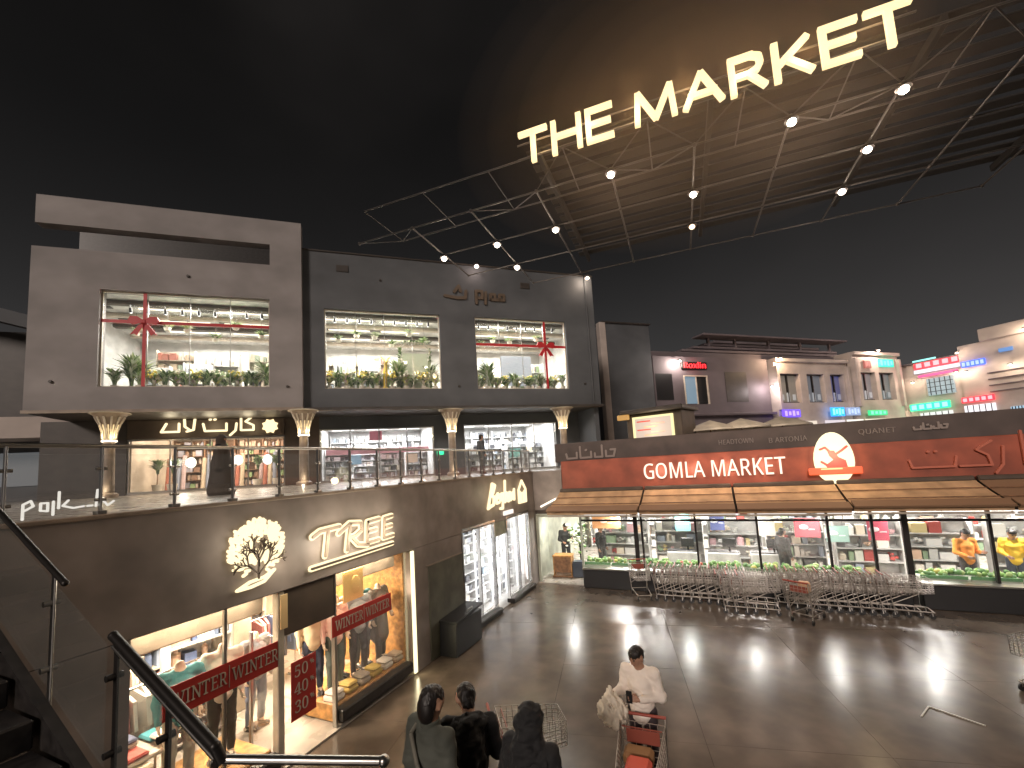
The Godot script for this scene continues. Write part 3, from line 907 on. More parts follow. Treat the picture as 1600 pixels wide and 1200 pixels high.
	obj("shop_wall", mb().span(5.68, 7.2, 3.94, 7.0, s - 0.2, s), M.grey, b)
	obj("shop_wall", mb().span(12.42, 13.8, 3.94, 7.0, s - 0.2, s), M.grey, b)
	obj("shop_header", mb().bevel(Vector3(-3.95, 6.6, s - 0.08), Vector3(5.78, 0.78, 0.3), 0.02), M.brown, b)
	obj("shop_header", mb().span(0.38, 5.68, 6.42, 7.0, s - 0.2, s), M.grey, b)
	obj("shop_header", mb().span(7.2, 12.42, 6.48, 7.0, s - 0.2, s), M.grey, b)
	var shops := [[-6.85, -1.05, 6.2], [0.38, 5.68, 6.42], [7.2, 12.42, 6.48]]
	for i in 3:
		var q: Array = shops[i]
		obj("shop_back_wall", mb().span(q[0], q[1], 3.94, 6.9, s - 5.1, s - 5.0), M.white if i else M.beige, b)
		for x in [q[0] - 0.02, q[1] - 0.08]: obj("shop_side_wall", mb().span(x, x + 0.1, 3.94, 6.9, s - 5.0, s - 0.21), M.white if i else M.beige, b)
		obj("shop_ceiling", mb().span(q[0], q[1], 6.7, 6.8, s - 5.0, s - 0.21), M.white, b)
		obj("shop_floor", mb().span(q[0], q[1], 3.935, 3.96, s - 5.0, s), M.tile, b)
		var fr := obj("shop_front_frame", mb().span(q[0], q[1], q[2] - 0.06, q[2], s - 0.12, s - 0.04), M.steel, b)
		obj("shop_sill", mb().span(q[0], q[1], 3.97, 4.05, s - 0.12, s - 0.04), M.steel, b)
		for k in 5:
			var x: float = lerpf(q[0] + 0.03, q[1] - 0.03, k / 4.0)
			obj("shop_mullion", mb().span(x - 0.025, x + 0.025, 4.05, q[2] - 0.06, s - 0.11, s - 0.05), M.steel, fr)
			if k < 4: obj("pane", mb().span(x + 0.03, x + (q[1] - q[0]) / 4.0 - 0.04, 4.05, q[2] - 0.06, s - 0.085, s - 0.075), M.glass, fr)
		for k in 2:
			for u in 3:
				var at := Vector3(lerpf(q[0], q[1], (u + 0.5) / 3.0), 6.67, s - 1.2 - 2.2 * k)
				var lp := tag(obj("ceiling_light_tube", mb().box(Vector3.ZERO, Vector3(1.1, 0.04, 0.12)), M.tube if i else M.tubewarm), "ceiling tube inside the %s deck shop, %s from its left in the %s row" % [["carpet", "middle white", "right white"][i], nth(u), ["front", "back"][k]], "lamp", "ceiling tubes in the deck shops")
				lp.position = b2(at.x, at.y, at.z)
				lp.rotation.y = TURN2
			panel_light("deck_shop_light", Vector3((q[0] + q[1]) * 0.5, 6.6, s - 1.3 - 2.2 * k), Vector2(4.4, 0.8), Color(1, 0.82, 0.62) if i == 0 else Color(0.96, 0.98, 1), 11.0 if i == 0 else 13.0, b)
	# palm columns
	var proto: Node3D
	for i in 4:
		var at := b2([-6.4, 0.0, 6.2, 11.9][i], 3.93, [0.12, 0.12, -0.28, -0.28][i])
		var label: String = "palm-shaped column with lit flared capital, " + ["at the left end of the store front", "under the right edge of the pale block", "between the two white shops", "at the right corner of the store"][i]
		if i == 0:
			proto = thing("palm_column", label, "column", at, TURN2, "palm-shaped columns under the store")
			obj("base", mb().lathe([Vector2(0.3, 0), Vector2(0.3, 0.12), Vector2(0.22, 0.18), Vector2(0.0, 0.18)]), M.column, proto)
			obj("shaft", mb().lathe([Vector2(0.19, 0.17), Vector2(0.165, 2.0), Vector2(0.17, 2.05)]), M.column, proto)
			obj("light_ring", mb().lathe([Vector2(0.2, 2.0), Vector2(0.225, 2.02), Vector2(0.225, 2.06), Vector2(0.17, 2.07)]), M.tubewarm, proto)
			obj("capital", mb().lathe([Vector2(0.17, 2.05), Vector2(0.2, 2.35), Vector2(0.28, 2.65), Vector2(0.4, 2.88), Vector2(0.54, 3.04), Vector2(0.56, 3.07), Vector2(0.0, 3.07)], Vector3.ZERO, 24), M.column, proto)
			obj("abacus", mb().lathe([Vector2(0.0, 3.02), Vector2(0.57, 3.02), Vector2(0.6, 3.05), Vector2(0.57, 3.07)], Vector3.ZERO, 24), M.cream, proto)
			for k in 12:
				var a := TAU * k / 12
				var dr := Vector3(cos(a), 0, sin(a))
				obj("frond", mb().bar(dr * 0.2 + Vector3.UP * 2.1, dr * 0.225 + Vector3.UP * 2.38, 0.05, 0.03, dr).bar(dr * 0.225 + Vector3.UP * 2.37, dr * 0.31 + Vector3.UP * 2.66, 0.06, 0.03, dr).bar(dr * 0.31 + Vector3.UP * 2.65, dr * 0.43 + Vector3.UP * 2.9, 0.06, 0.03, dr), M.cream, proto)
			for k in 12:
				var a := TAU * (k + 0.5) / 12
				var dr := Vector3(cos(a), 0, sin(a))
				obj("light_slot", mb().bar(dr * 0.19 + Vector3.UP * 2.12, dr * 0.215 + Vector3.UP * 2.38, 0.025, 0.012, dr).bar(dr * 0.215 + Vector3.UP * 2.37, dr * 0.3 + Vector3.UP * 2.62, 0.03, 0.012, dr), M.slot, proto)
		else:
			copy(proto, label, at, TURN2)
		for a: float in [PI * 0.25, PI * 0.75]: lamp("column_light", at + Vector3(0, 2.16, 0) + Vector3(cos(a), 0, sin(a)).rotated(Vector3.UP, TURN2) * 0.34, Color(1, 0.78, 0.45), 0.1, 0.03)
		lamp("column_foot_light", at + Vector3(0, 0.3, 0) + b2(0, 0, 0.36) - P0, Color(1, 0.85, 0.6), 0.05, 0.03)
		tag(obj("foot_light", mb().lathe([Vector2(0.0, 0.0), Vector2(0.06, 0.0), Vector2(0.05, 0.05), Vector2(0, 0.06)], at + b2(0, 0, 0.36) - P0), M.tubewarm), "small round deck uplight before the palm column " + ["at the left end", "under the pale block", "between the white shops", "at the right corner"][i], "lamp", "uplights at the column feet")
	# lettering high on the grey wall, with its own small floodlight
	var l := mb()
	strokes([[[0, 0.2], [1.6, 0], [2.6, 0.1], [2.7, 1.0]], [[1.2, 0.8], [1.8, 1.6], [2.0, 0.9]], [[4.0, -0.5], [4.0, 1.1], [4.8, 1.1], [4.8, 0.2], [4.1, 0.2]], [[5.3, 1.0], [5.2, -0.5]], [[5.9, 0.1], [5.9, 0.8], [6.5, 0.8], [6.5, 0.1], [5.9, 0.1]], [[6.5, 0.1], [7.1, 0.1], [7.1, 0.8], [7.7, 0.8], [7.7, 0.1], [7.1, 0.1]]], 0.38, 0.14, 0.02, 0.09, l)
	var o := tag(obj("wall_lettering", l, mat(Color(0.12, 0.09, 0.065), 0.5, 0.3)), "dull bronze script lettering high on the grey wall between the middle and right windows", "sign")
	o.position = b2(6.1, 12.3, 0.0)
	o.rotation.y = TURN2
	flood("small floodlight at the parapet above the bronze script lettering", b2(7.6, 13.75, 0.5), Color(1, 0.75, 0.65), 0.2, Vector3(0, -1, 0))
	flood("floodlight at the top right corner of the grey store wall", b2(13.55, 13.7, 0.45), Color(1, 0.78, 0.6), 0.6, Vector3(0, -1, 0))
	# Carpet Land lettering and its round emblem
	var c := mb()
	strokes(CARPET, 0.345, 0.085, 0, 0.05, c)
	o = tag(obj("carpet_shop_lettering", c, M.halo), "glowing cream Arabic lettering on the brown header of the carpet shop", "sign")
	o.position = b2(-5.72, 6.47, s + 0.09)
	o.rotation.y = TURN2
	o = tag(obj("carpet_shop_emblem", mb().prism(circle(0.3, 16, 0.04), 0, 0.06), glow(Color(1, 0.75, 0.4), 1.6)), "round glowing orange emblem to the right of the Arabic lettering", "sign")
	o.position = b2(-1.62, 6.62, s + 0.09)
	o.rotation.y = TURN2
	for x in [-5.2, -3.8, -2.4]: lamp("lettering_light", b2(x, 6.65, s + 0.5), Color(1, 0.84, 0.55), 0.14, 0.2)
	o = tag(obj("exit_sign", mb().bevel(Vector3.ZERO, Vector3(0.34, 0.26, 0.06), 0.015), glow(Color(0.02, 0.85, 0.35), 1.6)), "small glowing green exit sign on the grey wall between the two white shops", "sign")
	o.position = b2(5.95, 5.1, s + 0.04)
	o.rotation.y = TURN2
	# a neighbour to the left
	var nb := thing("neighbour_building", "dim low building beyond the left end of the store, with a pale roof edge", "building", P0, TURN2)
	obj("wall", mb().span(-20, -9.7, 3.94, 6.6, -6.2, -6.0), M.grey, nb)
	obj("roof_edge", mb().span(-20, -9.5, 6.6, 7.5, -6.3, -4.2), M.pale, nb)
	obj("upper_wall", mb().span(-20, -10.2, 7.5, 12.2, -8.0, -7.8), M.dark, nb)
	obj("roof_beam", mb().bar(Vector3(-20, 14.2, -5.5), Vector3(-10.0, 11.6, -6.4), 0.5, 0.6), M.grey, nb)
	obj("window", mb().span(-13.5, -11.6, 4.6, 6.1, -5.99, -5.95), glow(Color(0.55, 0.58, 0.6), 0.16), nb)
	obj("door_frame", mb().span(-11.3, -11.2, 3.94, 6.2, -6.0, -5.9).span(-10.4, -10.3, 3.94, 6.2, -6.0, -5.9), M.steel, nb)

const CARPET := [[[10, 0], [10, 0.6], [9.1, 1.1], [10.2, 2.0]], [[10, 0], [8.6, 0], [8.6, 2.2]], [[8.1, 0.9], [8.0, 0], [7.4, -0.6]], [[7.0, 0.9], [7.0, 0], [6.0, 0]], [[6.6, -0.7]], [[6.0, 0], [4.7, 0], [4.5, 0.9]], [[5.2, 1.4]], [[5.7, 1.4]], [[3.7, 2.2], [3.5, 0.2], [2.8, 0]], [[2.5, 2.2], [2.6, 0.6], [3.2, 0.1]], [[2.0, 1.0], [2.0, 0], [1.2, 0]], [[1.7, 1.7]], [[1.2, 0], [0.2, 0], [0.7, 1.0]]]

func circle(r: float, seg: int, wobble := 0.0) -> PackedVector2Array:
	var p := PackedVector2Array()
	for i in seg:
		p.append(Vector2(cos(TAU * i / seg), sin(TAU * i / seg)) * (r + wobble * (1 if i % 2 else -1)))
	return p

func flood(label: String, at: Vector3, col: Color, energy: float, aim: Vector3, beam := 0.0) -> void:
	var t := thing("floodlight", label, "lamp", at, 0, "floodlights on the buildings")
	obj("housing", mb().bevel(Vector3(0, 0.11, 0), Vector3(0.26, 0.1, 0.22), 0.02), M.darksteel, t)
	obj("lens", mb().ball(Vector3.ZERO, Vector3(0.11, 0.07, 0.11)), glow(col, 9.0), t)
	lamp("flood_light", at, col, energy, 0.07)

func distance() -> void:
	var O := -7.0
	# grey block right of the store
	var a := thing("grey_block", "plain grey windowless block just right of the store", "building", P0, TURN2)
	obj("wall", mb().span(18.9, 22.8, 3.9, 14.1, O - 8, O), M.grey, a)
	obj("corner_highlight", mb().bevel(Vector3(18.75, 9.0, O - 0.1), Vector3(0.5, 10.2, 0.5), 0.03), M.pale, a)  # pale upright stands in for the highlight along the corner edge
	obj("coping", mb().bevel(Vector3(20.8, 14.13, O - 0.2), Vector3(4.2, 0.1, 0.7), 0.02), M.dark, a)
	var h := thing("taupe_building", "dim taupe building with stepped roof and a red lit sign, behind the kiosk", "building", P0, TURN2)
	obj("wall", mb().span(22.9, 25.55, 3.9, 11.75, O - 8, O).span(27.85, 34.2, 3.9, 11.75, O - 8, O).span(25.55, 27.85, 10.3, 11.75, O - 8, O).span(25.55, 27.85, 3.9, 8.05, O - 8, O), M.taupe, h)
	obj("roof_screen", mb().span(22.9, 44.0, 11.75, 12.3, O - 9, O - 0.6), M.taupe, h)
	for i in 4: obj("roof_step", mb().bevel(Vector3(36.5 + i * 0.6, 12.55 + 0.6 * i, O - 1.5 - 1.0 * i), Vector3(20 - 3.0 * i, 0.22, 1.2), 0.03), M.taupe, h)
	for x in [31.0, 34.0, 38.0, 42.0, 46.0]: obj("roof_post", mb().span(x, x + 0.2, 12.2, 14.3, O - 3.0, O - 2.8), M.taupe, h)
	obj("roof_slab", mb().bevel(Vector3(38.5, 14.35, O - 2.6), Vector3(17.5, 0.16, 1.4), 0.03), M.taupe, h)
	obj("ledge", mb().bevel(Vector3(28.5, 7.2, O + 0.2), Vector3(11.4, 0.2, 0.5), 0.03), M.taupe, h)
	obj("dark_window", mb().span(23.0, 24.5, 8.4, 10.4, O - 0.02, O + 0.02), M.black, h)
	obj("dark_window", mb().span(29.6, 31.8, 8.2, 10.6, O - 0.02, O + 0.02), M.dark, h)
	var wf := obj("window", mb().span(25.55, 25.65, 8.05, 10.3, O - 0.1, O + 0.04).span(27.75, 27.85, 8.05, 10.3, O - 0.1, O + 0.04).span(25.65, 27.75, 10.2, 10.3, O - 0.1, O + 0.04).span(26.7, 26.78, 8.05, 10.2, O - 0.1, O + 0.02), M.cream, h)
	obj("pane", mb().span(25.65, 26.7, 8.1, 10.2, O - 0.07, O - 0.05), glow(Color(0.35, 0.55, 0.7), 0.4), wf)
	obj("pane", mb().span(26.78, 27.75, 8.1, 10.2, O - 0.07, O - 0.05), M.black, wf)
	sign_on(h, "red_sign", "glowing red sign on the taupe building above its blue window", "Roxlin", 26.6, 11.05, O, 2.4, 0.55, Color(1, 0.012, 0.02), 3.0)
	var pt := thing("portal_building", "pale building with a wide portal frame around three tall windows", "building", P0, TURN2)
	facade(pt, 34.3, 42.9, 3.9, 11.7, O + 0.5, [[34.9, 37.1], [37.9, 40.0], [40.7, 42.4]], 8.0, 10.45, M.pale, [Color(0.5, 0.4, 0.3), Color(0.35, 0.38, 0.45), Color(0.2, 0.22, 0.75)], [0.45, 0.4, 0.35])
	var gb := thing("gable_building", "pale building with a sloping gable top and two tall windows, right of the portal frame", "building", P0, TURN2)
	facade(gb, 43.1, 49.2, 3.9, 12.4, O + 0.9, [[44.0, 45.9], [46.4, 48.4]], 8.1, 10.6, M.pale, [Color(0.6, 0.5, 0.5), Color(0.3, 0.42, 0.42)], [0.5, 0.4])
	sign_on(gb, "green_cross_sign", "glowing turquoise sign box on the gable building", "", 47.4, 11.45, O + 0.9, 2.0, 0.7, Color(0.0, 0.75, 0.45), 2.2)
	sign_on(gb, "small_red_sign", "small dull red sign left of the turquoise sign box", "", 44.9, 11.3, O + 0.9, 0.9, 0.7, Color(0.8, 0.2, 0.15), 0.7)
	# deck-level shops below
	sign_on(pt, "violet_sign", "glowing violet shop sign below the left end of the portal frame", "", 34.9, 7.05, O + 1.0, 1.9, 0.6, Color(0.12, 0.05, 1.0), 2.4)
	sign_on(pt, "blue_sign", "glowing bright blue shop sign below the third portal window", "", 40.2, 7.1, O + 1.0, 1.6, 0.75, Color(0.0, 0.3, 1.0), 2.6)
	sign_on(pt, "pale_blue_sign", "pale blue lit shop sign just right of the bright blue one", "", 42.1, 7.1, O + 1.0, 1.7, 0.7, Color(0.4, 0.55, 0.9), 0.9)
	sign_on(gb, "green_sign", "glowing green shop sign below the gable building", "", 44.7, 6.9, O + 1.3, 2.4, 0.45, Color(0.01, 0.6, 0.2), 1.8)
	for q in [[35.2, 37.6, Color(1, 0.85, 0.7), 0.8], [38.6, 40.9, Color(0.9, 0.8, 0.85), 0.8], [41.2, 43.2, Color(1, 0.95, 0.85), 1.1], [43.5, 46.2, Color(1, 0.88, 0.7), 1.0], [46.6, 49.0, Color(1, 0.85, 0.6), 1.1]]:
		var w := tag(obj("lit_shop_window", mb().span(0, q[1] - q[0], 0, 2.2, 0, 0.06), glow(q[2], q[3])), "bright deck-level shop window under the pale buildings, %s" % ["below the violet sign", "below the gap left of the bright blue sign", "below the pale blue sign", "below the green sign", "at the right end of the row"][[35.2, 38.6, 41.2, 43.5, 46.6].find(q[0])], "shop window")
		w.position = b2(q[0], 4.2, O + 1.05)
		w.rotation.y = TURN2
	flood("floodlight left of the red sign on the taupe building", b2(24.85, 11.25, O + 0.6), Color(1, 0.85, 0.75), 3.20, Vector3.DOWN)
	flood("floodlight at the top left corner of the portal frame", b2(34.3, 11.5, O + 1.2), Color(1, 0.7, 0.45), 4.00, Vector3.DOWN)
	flood("floodlight half way down beside the portal frame", b2(33.4, 9.25, O + 0.9), Color(1, 0.85, 0.85), 2.20, Vector3.DOWN)
	flood("floodlight on top of the gable building", b2(45.6, 12.4, O + 1.6), Color(1, 0.75, 0.6), 4.40, Vector3.DOWN)
	# the wing on the right, facing across
	var S := 49.9
	var B := Basis(Vector3.UP, TURN2 - PI / 2)
	var rw := thing("right_wing", "long pale wing on the far right hung with bright shop signs", "building", b2(S, 0, 0), TURN2 - PI / 2)
	obj("wall", mb().span(-7.2, -2.0, 3.9, 11.2, -6, 0).span(-2.0, 12, 3.9, 11.9, -6, 0.25), M.pale, rw)
	obj("roof_step", mb().bevel(Vector3(4.0, 12.4, -0.5), Vector3(9.0, 1.0, 2.0), 0.04), M.pale, rw)
	obj("roof_edge", mb().bevel(Vector3(-4.6, 11.25, -0.2), Vector3(5.3, 0.14, 0.9), 0.03), M.taupe, rw)
	for y in [8.0, 8.5, 9.0, 9.5]: obj("balcony_slat", mb().bevel(Vector3(1.8, y - 0.2, 0.32), Vector3(4.4, 0.08, 0.1), 0.02), M.taupe, rw)
	side_sign("red_white_sign", "big red and white neon sign on the right wing, topmost", rw, -3.55, 10.95, 0.1, 3.3, 0.62, Color(1, 0.012, 0.03), 3.0, S)
	side_sign("turquoise_line_sign", "thin turquoise neon line above the big red and white sign", rw, -4.4, 11.4, 0.1, 1.7, 0.14, Color(0.3, 1, 0.9), 1.6, S)
	side_sign("white_line_sign", "white neon band under the big red sign", rw, -3.5, 10.42, 0.1, 3.5, 0.3, Color(0.85, 0.85, 1.0), 1.7, S)
	side_sign("pink_line_sign", "pink neon line under the white band on the right wing", rw, -3.6, 9.98, 0.1, 2.8, 0.22, Color(0.9, 0.06, 0.25), 1.8, S)
	side_sign("blue_script_sign", "blue glowing sign right of the red and white neon", rw, -1.1, 10.3, 0.34, 1.5, 0.5, Color(0.03, 0.1, 1.0), 2.6, S)
	side_sign("small_blue_sign", "small dull blue sign at the right edge, high on the right wing", rw, 0.9, 10.9, 0.34, 0.8, 0.3, Color(0.15, 0.4, 0.9), 0.8, S)
	side_sign("green_sign", "long glowing green sign on the right wing above a white window", rw, -4.4, 7.25, 0.3, 2.9, 0.62, Color(0.0, 0.75, 0.3), 2.6, S)
	side_sign("red_bar_sign", "glowing red bar sign on the right wing, right of the long green one", rw, -1.1, 7.35, 0.5, 2.0, 0.45, Color(1, 0.012, 0.03), 3.0, S)
	side_sign("lit_shop_window", "white shop window under the long green sign", rw, -4.1, 6.3, 0.12, 2.3, 0.8, Color(0.95, 0.97, 0.92), 1.1, S)
	side_sign("lit_shop_window", "white shop window under the red bar sign", rw, -1.1, 6.4, 0.4, 1.9, 1.0, Color(1, 0.95, 1), 1.3, S)
	side_sign("lit_upper_window", "cool white upper window under the neon bands on the right wing", rw, -3.5, 8.9, 0.1, 1.9, 1.5, Color(0.6, 0.75, 0.78), 0.7, S)
	side_sign("lit_shop_window", "pale blue shop window at the right edge below the pale wing", rw, 1.1, 6.2, 0.4, 0.9, 0.5, Color(0.5, 0.75, 0.95), 0.9, S)
	for k in 3: obj("window_bar", mb().span(-4.4, -2.6, 8.45 + 0.4 * k, 8.5 + 0.4 * k, 0.16, 0.22), M.darksteel, rw)
	var fl := [[-5.3, 9.5, 0.5, 0.6], [-2.2, 9.75, 0.5, 0.8], [-1.5, 9.6, 0.7, 0.8], [1.15, 9.6, 0.8, 1.0], [-6.6, 6.9, 0.7, 0.7], [2.4, 12.0, 1.2, 1.8], [-1.9, 11.35, 0.6, 0.5]]
	for i in fl.size():
		flood("wall lamp on the right wing, " + ["left of the cool white upper window", "just right of the neon bands", "below the blue sign", "at the right edge of the picture", "left of the long green sign", "on the roof at the far right", "at the right end of the red neon"][i], b2(S, 0, 0) + B * Vector3(fl[i][0], fl[i][1], fl[i][2]), Color(1, 0.78, 0.58), fl[i][3], Vector3.DOWN)
	# kiosk and parasols behind the parapet
	var k := thing("kiosk", "small kiosk with a glowing yellow-framed menu board above the red sign band", "kiosk", Vector3(-2.2, 3.93, -19.2), -0.25)
	obj("body", mb().bevel(Vector3(0, 1.1, -1.0), Vector3(2.4, 2.2, 1.8), 0.04), M.brown, k)
	obj("roof", mb().bevel(Vector3(0, 2.3, -0.9), Vector3(2.7, 0.18, 2.3), 0.04), M.dark, k)
	obj("canopy_light", mb().bevel(Vector3(-1.25, 2.1, 0.1), Vector3(0.5, 0.22, 0.2), 0.02), glow(Color(1, 0.5, 0.1), 0.5), k)
	obj("board_frame", mb().span(-0.87, 0.87, 1.98, 2.06, -0.08, 0.04).span(-0.87, -0.79, 0.9, 1.98, -0.08, 0.04).span(0.79, 0.87, 0.9, 1.98, -0.08, 0.04), glow(Color(1, 0.85, 0.4), 1.1), k)
	obj("menu_board", mb().span(-0.79, 0.79, 0.9, 1.98, -0.06, -0.02), glow(Color(1, 0.76, 0.6), 0.62), k)
	for i in 7: obj("menu_strip", mb().span(-0.7 + 0.3 * (i % 3), -0.1 + 0.3 * (i % 3), 1.1 + 0.12 * i, 1.15 + 0.12 * i, -0.018, -0.01), mat([Color(0.5, 0.05, 0.04), Color(0.5, 0.3, 0.2), Color(0.7, 0.3, 0.25)][i % 3], 0.6), k)
	obj("counter", mb().bevel(Vector3(0, 0.86, 0.12), Vector3(2.5, 0.07, 0.4), 0.02), M.beige, k)
	lamp("kiosk_light", Vector3(0, 1.5, 0.5), Color(1, 0.8, 0.55), 0.5, 0.3, k)
	var um: Node3D
	for i in 3:
		var at: Vector3 = [Vector3(0.0, 3.93, -21.2), Vector3(1.25, 3.93, -21.6), Vector3(2.9, 3.93, -22.5)][i]
		var lb: String = "pale cafe parasol behind the parapet, " + ["nearest the kiosk", "in the middle of three", "farthest from the kiosk"][i]
		if i == 0:
			um = thing("parasol", lb, "parasol", at, 0.3, "cafe parasols")
			obj("canopy", mb().lathe([Vector2(1.15, 1.3), Vector2(1.12, 1.38), Vector2(0.6, 1.58), Vector2(0.0, 1.78)], Vector3.ZERO, 8), M.cream, um)
			obj("pole", mb().tube(Vector3.ZERO, Vector3(0, 1.75, 0), 0.03), M.wood, um)
			obj("base", mb().lathe([Vector2(0.3, 0), Vector2(0.3, 0.08), Vector2(0, 0.1)]), M.dark, um)
		else: copy(um, lb, at, 0.3 + i)
	lamp("parasol_light", Vector3(1.2, 6.6, -19.4), Color(1, 0.8, 0.6), 0.8, 0.2)
	tag(obj("serving_table", mb().bevel(Vector3(-0.7, 4.75, -18.6), Vector3(0.7, 0.1, 0.5), 0.02).span(-0.74, -0.66, 3.93, 4.7, -18.64, -18.56), mat(Color(0.25, 0.4, 0.55), 0.5)), "small pale blue serving table right of the kiosk", "table")
	for i in 2: tag(obj("deck_bench", mb().bevel(Vector3(1.6 + 1.5 * i, 4.85, -17.6), Vector3(0.9, 0.08, 0.4), 0.02).span(1.3 + 1.5 * i, 1.38 + 1.5 * i, 3.93, 4.81, -17.7, -17.5).span(1.9 + 1.5 * i, 1.98 + 1.5 * i, 3.93, 4.81, -17.7, -17.5), M.white), "white high table behind the parapet, %s of two under the parasols" % ["left", "right"][i], "table")

func sign_on(_b: Node3D, called: String, label: String, text: String, s: float, y: float, o: float, w: float, h: float, col: Color, e: float) -> void:
	var t := thing(called, label, "sign", b2(s, y, o + 0.02), TURN2)
	obj("box", mb().bevel(Vector3(0, 0, 0.06), Vector3(w, h, 0.12), 0.02), M.darksteel if text else glow(col, e * 0.75), t)
	if text: letters(text, font_sans, w * 0.92, h * 0.8, 0.06, glow(col, e), t, Vector3(0, 0, 0.16))
	else:
		for i in 4: obj("mark", mb().bevel(Vector3(w * (-0.34 + 0.22 * i), 0, 0.14), Vector3(w * 0.13, h * (0.5 if i % 2 else 0.7), 0.04), 0.01), glow(col.lerp(Color.WHITE, 0.1), e * 1.3), t)
	lamp("sign_light", Vector3(0, 0, 0.4), col, e * 0.05 * w * h, 0.2, t)

func side_sign(called: String, label: String, _rw: Node3D, x: float, y: float, z: float, w: float, h: float, col: Color, e: float, S: float) -> void:
	var B := Basis(Vector3.UP, TURN2 - PI / 2)
	var t := thing(called, label, "shop window" if called.contains("window") else "sign", b2(S, 0, 0) + B * Vector3(x, y, z), TURN2 - PI / 2)
	obj("box", mb().bevel(Vector3(0, 0, 0.05), Vector3(w, h, 0.1), 0.02), glow(col, e * 0.8), t)
	if h > 0.4:
		for i in 5: obj("bar" if called.contains("window") else "mark", mb().bevel(Vector3(w * (-0.38 + 0.19 * i), 0, 0.12), Vector3(0.05 if called.contains("window") else w * 0.12, h * (0.98 if called.contains("window") else 0.62), 0.05), 0.01), M.darksteel if called.contains("window") else glow(col.lerp(Color.WHITE, 0.15), e * 1.2), t)
	lamp("sign_light", Vector3(0, 0, 0.5), col, e * 0.05 * w * h, 0.2, t)

func facade(t: Node3D, x0: float, x1: float, y0: float, y1: float, z: float, wins: Array, wy0: float, wy1: float, m: Material, cols: Array, es: Array) -> void:
	obj("wall", mb().span(x0, x1, wy1, y1, z - 6, z).span(x0, x1, y0, wy0, z - 6, z), m, t)
	var x := x0
	for i in wins.size():
		obj("pier", mb().span(x, wins[i][0], wy0, wy1, z - 1, z), m, t)
		x = wins[i][1]
		var f := obj("window", mb().span(wins[i][0], wins[i][1], wy0, wy0 + 0.1, z - 0.5, z - 0.3).span(wins[i][0], wins[i][1], wy1 - 0.1, wy1, z - 0.5, z - 0.3).span((wins[i][0] + wins[i][1]) * 0.5 - 0.05, (wins[i][0] + wins[i][1]) * 0.5 + 0.05, wy0 + 0.1, wy1 - 0.1, z - 0.5, z - 0.3), M.darksteel, t)
		obj("pane", mb().span(wins[i][0], wins[i][1], wy0, wy1, z - 0.5, z - 0.45), glow(cols[i], es[i] * 0.5, Color(0.1, 0.1, 0.1)), f)
		for k in 3: obj("stock", mb().bevel(Vector3(lerpf(wins[i][0], wins[i][1], 0.2 + 0.3 * k), wy0 + 0.5, z - 0.36), Vector3(0.3, 0.5 + 0.3 * (k % 2), 0.1), 0.03), glow(cols[i].lerp(Color.WHITE, 0.6), es[i] * 0.9), f)
	obj("pier", mb().span(x, x1, wy0, wy1, z - 1, z), m, t)
	obj("frame", mb().bevel(Vector3((x0 + x1) * 0.5, y1 - 0.15, z + 0.12), Vector3(x1 - x0, 0.3, 0.3), 0.03).bevel(Vector3(x0 + 0.15, (y1 + wy0) * 0.5 - 0.6, z + 0.12), Vector3(0.3, y1 - wy0, 0.3), 0.03).bevel(Vector3(x1 - 0.15, (y1 + wy0) * 0.5 - 0.6, z + 0.12), Vector3(0.3, y1 - wy0, 0.3), 0.03), m, t)

